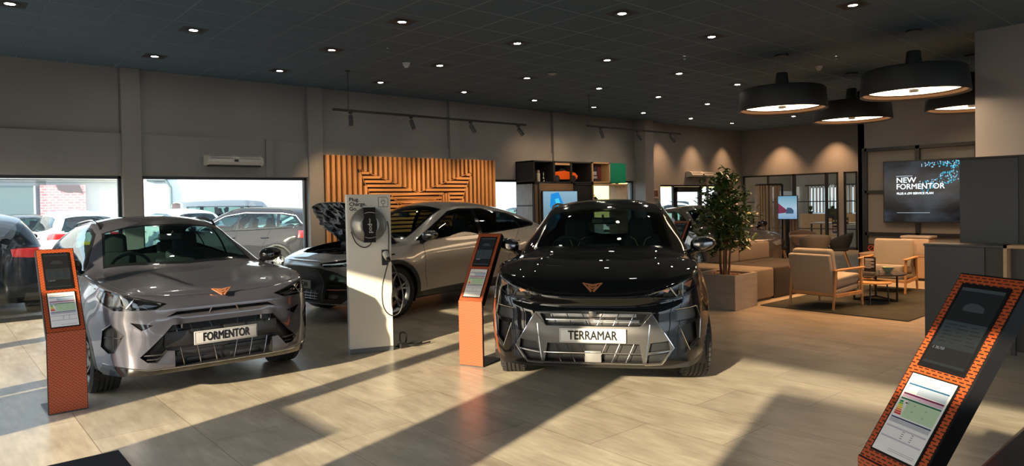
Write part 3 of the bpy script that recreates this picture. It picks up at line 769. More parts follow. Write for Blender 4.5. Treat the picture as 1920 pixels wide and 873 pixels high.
def build_terramar():
    root = thing('car', 'black SUV with copper emblem and a plate reading TERRAMAR', 'car', (5.815, 5.078, 0), R_(218.1), None, 1.02)
    D = dict(xF=2.24, xR=-2.28, hw=.93, axles=(1.34, -1.34), wr=.355, arch_r=.375, track=.80, ww=.235, wall=.095, flare=.022, crease=.012,
             x0f=1.1, kf=(.17, 5), eb=.16,
             c=dict(w=[(-2.28, .97), (-1.3, 1.0), (0, .98), (1.3, 1.0), (2.24, .985)], p=[(0, .93), (.1, .965), (.3, .99), (.55, 1.0), (.8, .975), (1, .925)],
                    fx=[(0, -.07), (.06, -.015), (.12, .0), (.45, .0), (.6, -.015), (.74, -.02), (.84, -.05), (.95, -.02), (1, -.03)], rx=[(0, .06), (.15, 0), (.5, -.0), (.8, .04), (1, .06)],
                    zs=[(-2.28, .32), (-1.7, .24), (1.7, .235), (2.24, .245)],
                    zb=[(-2.28, 1.08), (-1.5, 1.085), (-.5, 1.045), (.5, 1.03), (.9, 1.03), (1.3, 1.03), (1.8, 1.015), (2.05, .985), (2.24, .955)],
                    zc=[(-2.28, 1.1), (-2.12, 1.42), (-1.9, 1.50), (-1.2, 1.565), (-.4, 1.585), (0, 1.565), (.34, 1.49), (1.05, 1.115), (1.16, 1.085), (1.5, 1.055), (1.9, .99), (2.1, .925), (2.24, .84)],
                    zg=[(-2.28, 1.09), (-2.14, 1.32), (-1.9, 1.42), (-1.2, 1.485), (-.4, 1.51), (-.05, 1.485), (.2, 1.42), (.86, 1.085), (.95, 1.06), (1.4, 1.045), (1.9, .985), (2.24, .9)],
                    yg=[(-2.28, .60), (-2.0, .575), (-1, .60), (0, .605), (.25, .612), (.85, .70), (1.3, .68), (2.24, .60)],
                    bul=[(-2.28, .0), (-1.9, .03), (.5, .03), (.8, .012), (1.0, .006), (2.24, 0)],
                    pw=[(-2.28, 2.5), (.9, 2.6), (1.2, 3.2), (2.24, 2.2)],
                    ze=lambda q: .83 + .125 * q ** 3.3, zr=lambda q: 1.09),
             hood=lambda x, y: (.012 * math.exp(-((y - .50 - .02 * (x - 1.1)) / .06) ** 2) - .006 * math.exp(-((y - .25) / .14) ** 2)) * sstep(1.15, 1.3, x) * sstep(2.15, 1.9, x),
             dlo=[(.70, 1.075), (.62, 1.135), (.12, 1.405), (-.1, 1.455), (-.5, 1.478), (-1.2, 1.45), (-1.62, 1.39), (-1.86, 1.20), (-1.62, 1.15), (-.5, 1.08), (.5, 1.058)],
             panes=[[(.55, 1.09), (.50, 1.16), (.08, 1.385), (-.12, 1.432), (-.30, 1.445), (-.30, 1.10)], [(-.38, 1.10), (-.38, 1.448), (-1.15, 1.425), (-1.22, 1.155)], [(-1.27, 1.16), (-1.21, 1.42), (-1.55, 1.37), (-1.74, 1.22), (-1.6, 1.185)]],
             ws_out=[(1.10, 0), (1.05, .35), (.875, .688), (.225, .597), (.305, .3), (.335, 0)], ws_in=[(1.03, 0), (.985, .33), (.84, .662), (.262, .572), (.35, .3), (.38, 0)],
             rw_out=[(-1.98, 0), (-1.98, .50), (-2.19, .55), (-2.25, 0)], rw_in=[(-2.01, 0), (-2.01, .46), (-2.17, .50), (-2.22, 0)],
             dash=.72, dashz=1.06, mirror_in=(.50, 1.36))
    s = Shell(D)
    fr = lambda c, n: n.x > .12 and c.x > 1.3
    # ---- front end
    lampP = [(.395, .832), (.47, .782), (.66, .772), (.74, .795), (.83, .87), (.835, .955), (.80, .965), (.60, .90)]
    s.cut('headlamp_lens', lampP, 'x', M_lampglass, pred=fr, copy=True)
    lamp = s.cut('headlamp', lampP, 'x', M_blackgloss, pred=fr, recess=(-.055, 0, 0))
    fogP = [(.655, .703), (.80, .712), (.82, .64), (.81, .625), (.65, .618)]
    s.cut('fog_lamp', fogP, 'x', M_satin, pred=fr, recess=(-.03, 0, 0)); 
    s.cut('side_air_duct', [(.69, .585), (.80, .598), (.812, .46), (.745, .404)], 'x', M_black, pred=fr, recess=(-.05, 0, 0))
    H = [(0, .705), (.455, .695), (.625, .415), (.53, .292), (.40, .280), (0, .280)]
    sur = s.cut('grille_surround', H, 'x', M_satin, pred=fr)
    # surround piece sits slightly proud
    s.cut('upper_grille', [(0, .690), (.42, .680), (.372, .588), (0, .588)], 'x', M_black, pred=fr, src=sur, recess=(-.07, 0, 0))
    s.cut('lower_grille', [(0, .450), (.36, .450), (.385, .30), (0, .30)], 'x', M_black, pred=fr, src=sur, recess=(-.07, 0, 0))
    s.cut('corner_duct', [(.583, .472), (.445, .458), (.428, .386), (.594, .402)], 'x', M_black, pred=fr, src=sur, recess=(-.035, 0, 0))
    s.cut('corner_duct', [(.588, .388), (.423, .366), (.412, .300), (.522, .304)], 'x', M_black, pred=fr, src=sur, recess=(-.035, 0, 0))
    s.cut('bumper_lip', [(0, .268), (.56, .270), (.80, .30), (.90, .33), (.90, .18), (0, .18)], 'x', M_clad, pred=fr)
    for l in ([(0, .702), (.455, .693), (.625, .415), (.53, .290), (.40, .283)], [(.44, .60), (.425, .46), (.402, .285)], [(.60, .395), (.42, .372)], [(0, .585), (.37, .585), (.455, .68)],
              [(0, .296), (.40, .296)], [(.39, .375), (0, .375)], [(.37, .634), (0, .634)]):
        s.strip('grille_trim', l, 'x', .0045, M_chrome, off=-.002)
    for z0, z1, ys in ((.588, .690, (.30, .18, .055)), (.302, .450, (.30, .19, .085))):
        for y in ys: s.strip('grille_blade', [(y - .02, z0), (y + .03 if z0 > .5 else y + .03, z1)][::1] if z0 > .5 else [(y - .045, z0), (y + .02, z1)], 'x', .004, M_chrome, off=-.012)
    # radiator bits seen through the grille
    m = MB(); m.box(2.145, 2.155, 0, .36, .60, .625, .002).box(2.145, 2.155, 0, .34, .645, .672, .002).box(2.14, 2.15, .02, .33, .40, .44, .002)
    s.add('radiator', m.bm, M_bracket)
    m = MB().box(2.20, 2.232, -.066, .066, .300, .388, .006); s.add('radar_cover', m.bm, P('radar_grey', (.16, .16, .16), .35), both='single', smooth=False)
    m = MB().box(2.19, 2.215, -.03, .03, .655, .70, .004); s.add('parking_camera', m.bm, M_satin, both='single', smooth=False)
    # lamp internals
    lm = MB()
    for y, z, r in ((.50, .812, .020), (.56, .822, .022), (.63, .825, .024)):
        lm.lathe([(0, 0), (r * .6, .006), (r, .03), (r * .9, .03)], 16, Matrix.Translation((2.075 - (y - .4) * .28, y, z)) @ Matrix.Rotation(R_(90), 4, 'Y'))
    s.add('lamp_projector', lm.bm, M_chrome)
    lm = MB()
    for (ya, za), (yb, zb) in (((.43, .828), (.60, .885)), ((.60, .885), (.80, .952)), ((.60, .885), (.66, .80)), ((.70, .915), (.70, .81)), ((.48, .80), (.66, .79)), ((.66, .79), (.80, .86))):
        p = s.surf([(ya, za), (yb, zb)], 'x', .04); lm.tube([q + Vector((-.022, 0, 0)) for q in p], .006, 5)
    s.add('daytime_light', lm.bm, M_chrome)
    lm = MB()
    lf = MB()
    for t in ([(.47, .80), (.52, .795), (.50, .82)], [(.54, .80), (.64, .79), (.62, .84), (.56, .835)], [(.66, .80), (.74, .81), (.72, .86), (.67, .85)], [(.74, .83), (.80, .88), (.78, .90)]):
        lf.quad(*[s.surf([q, (q[0] + .001, q[1])], 'x')[0] + Vector((-.034 - .01 * (i % 2), 0, 0)) for i, q in enumerate(t)])
    s.add('lamp_reflector', lf.bm, M_darkchrome, smooth=False)
    for t in ([(.50, .865), (.60, .868), (.585, .84)], [(.70, .90), (.78, .925), (.76, .87)]):
        p = [s.surf([q, (q[0] + .001, q[1])], 'x')[0] + Vector((-.03, 0, 0)) for q in t]; lm.quad(*p)
    s.add('copper_lamp_accent', lm.bm, M_copper, smooth=False)
    lm = MB().lathe([(0, 0), (.02, .004), (.03, .02), (.028, .02)], 16, Matrix.Translation((1.985, .73, .672)) @ Matrix.Rotation(R_(90), 4, 'Y'))
    s.add('fog_bulb', lm.bm, M_chrome)
    s.strip('fog_surround', [(.64, .715), (.81, .722), (.845, .62), (.835, .45), (.75, .385), (.665, .59)], 'x', .004, M_chrome)
    # ---- body
    greenhouse(s, D, root)
    arches(s, D, P('arch_gloss', (.006, .006, .007), .15, coat=.6), .05, [(1.0, .20), (-1.0, .20), (-.98, .36), (.98, .34)])
    s.cut('sunroof', [(.22, 0), (.19, .46), (-1.0, .46), (-1.0, 0)], 'z', M_frit, pred=lambda c, n: n.z > .7)
    door_lines(s, D, ([(.88, 1.0), (.86, .80), (.90, .60), (.90, .36)], [(-.34, 1.05), (-.34, .36)], [(-1.20, 1.1), (-1.10, .95), (-.93, .65), (-.93, .36)], [(.90, .36), (-.93, .37)]))
    for x in (-.20, -1.02): s.strip('door_handle', [(x, .955), (x - .20, .96)], 'y', .013, M_blackpaint, off=.012)
    s.strip('bonnet_gap', [(1.12, .80), (1.5, .80), (1.8, .76), (2.0, .70), (2.10, .60), (2.17, .42), (2.205, 0)], 'z', .0026, M_gap)
    m = MB()
    for x0 in (.0,): rail_pts = s.surf([(.05, .585), (-.05, .59), (-1.6, .575), (-1.72, .565)], 'z', .12); m.tube([q + Vector((0, 0, -.01 if i in (0, len(rail_pts) - 1) else .022)) for i, q in enumerate(rail_pts)], .013, 8)
    s.add('roof_rail', m.bm, M_satin)
    door_mirror(s, .72, .975, 1.13, M_darkchrome)
    s.cut('tail_lamp', [(.35, .93), (.35, 1.02), (.9, 1.04), (.9, .9)], 'x', M_red, pred=lambda c, n: n.x < -.2 and c.x < -1.9, solid=.012)
    arch_liners(s, D); underbody(s, D)
    s.finish(root, M_blackpaint)
    interior(s, root, D, sz=.09, trim=P('seat_piping', (.55, .42, .22), .5))
    add_wheels(root, D, 'multi', 8, M_rimdark)
    number_plate(root, 'TERRAMAR', (2.257, 0, .515), (.52, .112))
    emblem(root, 2.17, .882, .155, -38, M_copper)
    return root

def rails(s, pts, mat):
    p = s.surf(pts, 'z', .12); m = MB(); m.tube([q + Vector((0, 0, -.01 if i in (0, len(p) - 1) else .026)) for i, q in enumerate(p)], .013, 8); s.add('roof_rail', m.bm, mat)
def build_formentor():
    root = thing('car', 'grey crossover with roof rails and a plate reading FORMENTOR', 'car', (1.975, 8.283, 0), R_(269.4), None, 1.01)
    D = dict(xF=2.21, xR=-2.24, hw=.92, axles=(1.34, -1.34), wr=.34, arch_r=.362, track=.795, ww=.245, wall=.088, flare=.03, crease=.012, x0f=1.1, kf=(.165, 5.5), eb=.12,
             c=dict(w=[(-2.24, .97), (-1.3, 1.0), (0, .975), (1.3, 1.0), (2.21, .99)], p=[(0, .93), (.1, .97), (.3, .995), (.55, 1.0), (.8, .975), (1, .925)],
                    fx=[(0, -.05), (.06, -.01), (.14, .0), (.5, .0), (.62, -.02), (.72, -.035), (.8, -.03), (.92, -.05), (1, -.09)], rx=[(0, .06), (.15, 0), (.5, 0), (.8, .04), (1, .06)],
                    zs=[(-2.24, .30), (-1.7, .23), (1.7, .225), (2.21, .235)],
                    zb=[(-2.24, 1.03), (-1.5, 1.04), (-.5, 1.0), (.5, .985), (.9, .98), (1.3, .975), (1.8, .95), (2.05, .925), (2.21, .905)],
                    zc=[(-2.24, 1.04), (-2.1, 1.36), (-1.85, 1.43), (-1.1, 1.495), (-.4, 1.51), (0, 1.485), (.36, 1.415), (1.06, 1.055), (1.17, 1.03), (1.5, .995), (1.9, .935), (2.1, .885), (2.21, .845)],
                    zg=[(-2.24, 1.03), (-2.12, 1.26), (-1.85, 1.35), (-1.1, 1.41), (-.4, 1.435), (-.05, 1.405), (.2, 1.345), (.88, 1.03), (.97, 1.005), (1.4, .985), (1.9, .93), (2.21, .86)],
                    yg=[(-2.24, .58), (-2.0, .555), (-1, .575), (0, .585), (.25, .595), (.87, .70), (1.3, .68), (2.21, .60)],
                    bul=[(-2.24, 0), (-1.9, .03), (.5, .03), (.8, .012), (1.0, .006), (2.21, 0)], pw=[(-2.24, 2.5), (.9, 2.6), (1.2, 3.0), (2.21, 2.2)],
                    ze=lambda q: .845 + .06 * q ** 2.6, zr=lambda q: 1.03),
             hood=lambda x, y: -.018 * sstep(.05, 0, y - (.20 + .24 * (2.05 - x) / .85) + .05) * sstep(1.12, 1.75, x) * sstep(2.10, 1.85, x),
             face=lambda y, z: (.020 * math.exp(-((((y - .44) * .73 + (z - .65) * .68) - .0) / .035) ** 2) * sstep(.36, .46, y) * sstep(.76, .66, y) if z < .68 else 0) - .022 * math.exp(-((y - .80) / .06) ** 2 - ((z - .55) / .12) ** 2) + .012 * math.exp(-((z - .765) / .018) ** 2) * sstep(.56, .42, y) - .012 * math.exp(-((z - .68) / .02) ** 2) * sstep(.5, .4, y),
             dlo=[(.74, 1.02), (.66, 1.075), (.14, 1.335), (-.1, 1.385), (-.5, 1.405), (-1.15, 1.375), (-1.60, 1.31), (-1.83, 1.16), (-1.62, 1.10), (-.5, 1.03), (.5, 1.005)],
             panes=[[(.58, 1.035), (.52, 1.10), (.10, 1.315), (-.12, 1.36), (-.30, 1.375), (-.30, 1.045)], [(-.38, 1.05), (-.38, 1.378), (-1.12, 1.352), (-1.2, 1.10)], [(-1.25, 1.105), (-1.18, 1.348), (-1.53, 1.295), (-1.71, 1.17), (-1.58, 1.135)]], clear=3,
             ws_out=[(1.10, 0), (1.05, .35), (.89, .685), (.225, .582), (.31, .3), (.34, 0)], ws_in=[(1.03, 0), (.985, .33), (.852, .66), (.265, .56), (.355, .3), (.385, 0)],
             rw_out=[(-1.93, 0), (-1.93, .49), (-2.15, .54), (-2.215, 0)], rw_in=[(-1.96, 0), (-1.96, .45), (-2.13, .50), (-2.19, 0)],
             dash=.72, dashz=1.0, mirror_in=(.50, 1.29))
    s = Shell(D); fr = lambda c, n: n.x > .12 and c.x > 1.3
    lampP = [(.44, .806), (.53, .766), (.80, .768), (.86, .82), (.885, .935), (.83, .925), (.64, .868)]
    s.cut('headlamp_lens', lampP, 'x', M_lampglass, pred=fr, copy=True)
    s.cut('headlamp', lampP, 'x', M_blackgloss, pred=fr, recess=(-.05, 0, 0))
    s.cut('fog_lamp', [(.705, .672), (.55, .642), (.63, .602)], 'x', M_blackgloss, pred=fr, recess=(-.02, 0, 0))
    s.cut('side_air_duct', [(.745, .565), (.815, .655), (.862, .60), (.872, .47), (.835, .42), (.80, .425)], 'x', M_black, pred=fr, recess=(-.05, 0, 0))
    s.cut('upper_slot', [(0, .738), (.375, .736), (.455, .695), (.38, .708), (0, .710)], 'x', M_black, pred=fr, recess=(-.05, 0, 0))
    G = [(0, .632), (.415, .632), (.648, .39), (.60, .345), (.53, .338), (.455, .427), (.405, .421), (.403, .287), (0, .287)]
    s.cut('lower_grille', G, 'x', M_black, pred=fr, recess=(-.09, 0, 0))
    s.cut('bumper_lip', [(0, .278), (.60, .282), (.86, .33), (.89, .20), (0, .18)], 'x', M_blackgloss, pred=fr)
    s.strip('grille_trim', [(0, .279), (.60, .283), (.86, .331)], 'x', .004, M_chrome)
    for l, r in (([(.62, .40), (.50, .40)], .006), ([(.60, .365), (.52, .365)], .006), ([(.76, .545), (.85, .545)], .005), ([(.80, .60), (.80, .45)], .006)): s.strip('duct_blade', l, 'x', r, M_clad, off=-.02)
    s.strip('duct_outline', [(.745, .565), (.815, .66), (.865, .60)], 'x', .005, M_greypaint)
    # blades and beams in the grille
    for y, z0, z1 in ((.12, .70, .745), ): s.strip('slot_blade', [(y, z0), (y - .02, z1)], 'x', .006, M_greypaint)
    for z0, z1, ys, k in ((.575, .632, (.10, .26, .38), .02), (.287, .44, (.07, .20, .33), .03)):
        for y in ys: s.strip('grille_blade', [(y, z0), (y + k, z1)], 'x', .004, M_chrome, off=-.02)
    m = MB(); m.box(2.12, 2.15, 0, .47, .44, .575, .012).box(2.11, 2.14, .0, .38, .36, .40, .006).box(2.10, 2.13, .06, .30, .30, .335, .004)
    s.add('crash_beam', m.bm, M_black)
    m = MB()
    m.cyl(.012, 0, .05, 10, Matrix.Translation((2.135, .33, .59))); s.add('radiator_fitting', m.bm, M_darkchrome)
    lm = MB()
    for y, z in ((.56, .792), (.64, .80), (.71, .805)): lm.lathe([(0, 0), (.012, .006), (.021, .03), (.019, .03)], 16, Matrix.Translation((2.04 - (y - .4) * .35, y, z)) @ Matrix.Rotation(R_(90), 4, 'Y'))
    s.add('lamp_projector', lm.bm, M_chrome)
    lm = MB()
    for a, b in (((.48, .808), (.66, .862)), ((.66, .862), (.86, .918)), ((.66, .862), (.72, .785)), ((.54, .778), (.72, .785)), ((.72, .785), (.83, .79))):
        lm.tube([q + Vector((-.02, 0, 0)) for q in s.surf([a, b], 'x', .04)], .006, 5)
    s.add('daytime_light', lm.bm, M_chrome)
    lm = MB()
    for t in ([(.50, .79), (.62, .775), (.70, .783), (.60, .81)], [(.74, .80), (.82, .80), (.80, .86), (.76, .88)]):
        lm.quad(*[s.surf([q, (q[0] + .001, q[1])], 'x')[0] + Vector((-.03, 0, 0)) for q in t])
    s.add('lamp_reflector', lm.bm, M_darkchrome, smooth=False)
    greenhouse(s, D, root, M_carglass)
    arches(s, D, M_clad, .045, [(1.0, .18), (-1.0, .18), (-.98, .33), (.98, .32)])
    door_lines(s, D, ([(.90, .96), (.88, .78), (.93, .60), (.93, .34)], [(-.34, 1.0), (-.34, .34)], [(-1.18, 1.05), (-1.08, .92), (-.93, .62), (-.93, .34)]))
    for x in (-.20, -1.02): s.strip('door_handle', [(x, .90), (x - .20, .905)], 'y', .013, M_greypaint, off=.012)
    s.strip('bonnet_gap', [(1.12, .80), (1.5, .79), (1.8, .75), (1.98, .68), (2.03, .60), (2.075, .42), (2.10, 0)], 'z', .0026, M_gap)
    rails(s, [(.10, .565), (.0, .57), (-1.55, .55), (-1.65, .54)], M_blackgloss)
    door_mirror(s, .74, .955, 1.065, M_blackgloss)
    s.cut('tail_lamp', [(.0, .93), (.0, .97), (.4, .98), (.9, 1.0), (.9, .88), (.5, .90)], 'x', M_red, pred=lambda c, n: n.x < -.2 and c.x < -1.9, solid=.012)
    arch_liners(s, D); underbody(s, D)
    s.finish(root, M_greypaint)
    interior(s, root, D, sz=.04)
    add_wheels(root, D, 'multi', 0, M_rimdark)
    number_plate(root, 'FORMENTOR', (2.222, 0, .503), (.52, .112), P('plate_silver', (.36, .36, .37), .35))
    emblem(root, 2.135, .862, .155, -50, M_copper)
    return root

def build_tavascan():
    root = thing('car', 'silver coupe SUV with raised bonnet standing behind the charging post', 'car', (6.25, 9.35, 0), R_(187.0), None, 1.02)
    D = dict(xF=2.26, xR=-2.36, hw=.93, axles=(1.38, -1.38), wr=.365, arch_r=.39, track=.80, ww=.245, wall=.085, flare=.03, crease=.0, x0f=1.15, kf=(.19, 4.5), eb=.10,
             c=dict(w=[(-2.36, .97), (-1.3, 1.0), (0, .975), (1.3, 1.0), (2.26, .985)], p=[(0, .93), (.1, .97), (.3, .99), (.62, 1.0), (.8, .98), (1, .925)],
                    fx=[(0, -.06), (.08, -.01), (.2, .0), (.5, -.03), (.72, -.03), (.86, .0), (1, -.03)], rx=[(0, .06), (.15, 0), (.5, 0), (.8, .02), (1, .03)],
                    zs=[(-2.36, .32), (-1.7, .24), (1.7, .235), (2.26, .25)],
                    zb=[(-2.36, 1.10), (-1.5, 1.10), (-.5, 1.05), (.5, 1.02), (.9, 1.0), (1.3, .985), (1.8, .93), (2.05, .88), (2.26, .83)],
                    zc=[(-2.36, 1.13), (-2.2, 1.20), (-1.9, 1.33), (-1.3, 1.50), (-.6, 1.60), (-.1, 1.61), (.3, 1.545), (1.12, 1.09), (1.22, 1.065), (1.6, 1.0), (1.95, .92), (2.26, .83)],
                    zg=[(-2.36, 1.11), (-2.2, 1.15), (-1.9, 1.26), (-1.3, 1.42), (-.6, 1.515), (-.1, 1.52), (.15, 1.475), (.98, 1.06), (1.08, 1.035), (1.5, .985), (1.9, .91), (2.26, .84)],
                    yg=[(-2.36, .60), (-2.0, .56), (-1, .58), (0, .60), (.25, .61), (.95, .71), (1.3, .69), (2.26, .60)],
                    bul=[(-2.36, 0), (-1.9, .02), (.5, .03), (.9, .01), (2.26, 0)], pw=[(-2.36, 2.5), (.9, 2.6), (1.2, 3.0), (2.26, 2.2)],
                    ze=lambda q: .83 + .0 * q, zr=lambda q: 1.11),
             dlo=[(.90, 1.045), (.80, 1.10), (.12, 1.455), (-.1, 1.49), (-.6, 1.485), (-1.2, 1.40), (-1.85, 1.215), (-1.70, 1.165), (-.5, 1.075), (.5, 1.045)],
             panes=[[(.56, 1.065), (.60, 1.16), (.10, 1.43), (-.12, 1.465), (-.36, 1.465), (-.36, 1.085)], [(-.44, 1.09), (-.44, 1.462), (-.62, 1.458), (-1.1, 1.385), (-1.22, 1.365), (-1.32, 1.16)], [(-1.38, 1.165), (-1.28, 1.35), (-1.74, 1.21), (-1.66, 1.185)]], clear=1,
             ws_out=[(1.16, 0), (1.12, .35), (.99, .66), (.19, .565), (.26, .3), (.29, 0)], ws_in=[(1.09, 0), (1.06, .33), (.94, .63), (.235, .535), (.305, .3), (.335, 0)],
             rw_out=[(-1.5, 0), (-1.5, .48), (-2.15, .50), (-2.2, 0)], rw_in=[(-1.54, 0), (-1.54, .44), (-2.11, .46), (-2.16, 0)], dash=.78, dashz=1.04, mirror_in=(.45, 1.40))
    s = Shell(D); fr = lambda c, n: n.x > .12 and c.x > 1.3
    lampP = [(.42, .80), (.50, .755), (.78, .76), (.86, .80), (.93, .90), (.70, .845)]
    s.cut('headlamp_lens', lampP, 'x', M_lampglass, pred=lambda c, n: n.x > .06 and c.x > 1.3, copy=True)
    s.cut('headlamp', lampP, 'x', M_blackgloss, pred=lambda c, n: n.x > .06 and c.x > 1.3, recess=(-.05, 0, 0))
    s.strip('daytime_light', [(.46, .785), (.70, .80), (.84, .84)], 'x', .007, M_led, off=-.015)
    mask = s.cut('front_mask', [(0, .755), (.42, .745), (.62, .70), (.80, .60), (.84, .40), (.70, .27), (0, .26)], 'x', M_clad, pred=fr)
    s.cut('lower_grille', [(0, .44), (.40, .44), (.34, .30), (0, .30)], 'x', M_black, pred=fr, src=mask, recess=(-.05, 0, 0))
    s.cut('corner_duct', [(.52, .56), (.74, .56), (.76, .42), (.66, .33), (.50, .33)], 'x', M_black, pred=fr, src=mask, recess=(-.05, 0, 0))
    for z in (.325, .36, .40): s.strip('grille_blade', [(0, z), (.37, z)], 'x', .006, M_rim, off=-.01)
    for z in (.40, .455, .51): s.strip('duct_blade', [(.52, z), (.75, z)], 'x', .005, M_copper if z == .455 else M_clad, off=-.015)
    for y in (.08, .2, .3): s.strip('grille_blade', [(y - .02, .305), (y + .01, .435)], 'x', .005, M_rim, off=-.012)
    s.strip('mask_trim', [(.36, .74), (.47, .56), (.46, .30)], 'x', .008, M_satin)
    greenhouse(s, D, root)
    # bonnet: cut free, hinged up at the cowl
    BP = [(1.20, 0), (1.17, .40), (1.10, .70), (1.45, .735), (1.75, .68), (1.93, .50), (1.97, .30), (1.98, 0)]
    bp = lambda c, n: n.z > .3 and c.x > 1.0
    b = s.cut('bonnet', BP, 'z', None, pred=bp)
    Hm = Matrix.Translation((1.14, 0, 1.05)) @ Matrix.Rotation(R_(-52), 4, 'Y') @ Matrix.Translation((-1.14, 0, -1.05))
    L = b['bm'].verts.layers.float_vector['nrm']; s.pieces.remove(b)
    und = b['bm'].copy(); Lu = und.verts.layers.float_vector['nrm']
    rnd = random.Random(3)
    for v in und.verts:
        v.co.z -= .030 + .045 * mnoise.noise(v.co * 9) + .02 * mnoise.noise(v.co * 23) ; v[Lu] = Vector((0, 0, 0))
    for v in b['bm'].verts: v[L] = Vector((0, 0, 0))
    for bm_, nm, mt in ((b['bm'], 'bonnet', M_silverpaint), (und, 'bonnet_underside', M_foil)):
        bmesh.ops.transform(bm_, matrix=Hm, verts=bm_.verts); s.pieces.append(dict(name=nm, bm=bm_, mat=mt, both='weld', **({'solid': .01} if nm == 'bonnet' else {})))
    m = MB(); m.box(1.10, 2.0, 0, .74, .62, .80, .03).box(1.25, 1.85, .1, .35, .78, .88, .03).box(1.30, 1.60, .42, .66, .78, .90, .02).cyl(.05, .78, .90, 16, Matrix.Translation((1.75, .55, 0))).tube([(1.3, .1, .90), (1.5, .3, .93), (1.7, .5, .90), (1.8, .55, .86)], .02, 8)
    s.add('engine_bay', m.bm, M_black, smooth=False)
    m = MB().tube([(1.93, .52, .88), tuple(Hm @ Vector((1.75, .60, .93)))], .006, 6); s.add('bonnet_prop', m.bm, M_black, both='single')
    arches(s, D, M_clad, .06, [(1.0, .18), (-1.0, .18), (-.98, .40), (-.2, .37), (.98, .33)])
    door_lines(s, D, ([(.80, 1.03), (.82, .80), (.84, .60), (.80, .38)], [(-.42, 1.07), (-.42, .38)], [(-1.30, 1.13), (-1.16, .98), (-.93, .70), (-.93, .42)]))
    for x in (-.24, -1.06): s.strip('door_handle', [(x, .93), (x - .17, .94)], 'y', .007, M_black, off=.004)
    door_mirror(s, .80, 1.01, 1.12, M_darkchrome)
    s.cut('tail_lamp', [(0, 1.0), (0, 1.04), (.5, 1.05), (.9, 1.06), (.9, .96), (.5, .98)], 'x', M_red, pred=lambda c, n: n.x < -.2 and c.x < -1.9, solid=.012)
    arch_liners(s, D); underbody(s, D)
    s.finish(root, M_silverpaint)
    interior(s, root, D, sz=.07)
    add_wheels(root, D, 'multi', 0, M_rim)
    number_plate(root, 'TAVASCAN', (2.272, 0, .515), (.50, .112))
    return root
M_foil = noisy(P('bonnet_foil', (0.10, 0.11, 0.13), 0.2, 0.85), 9, .5, bump=1.0, bscale=14)

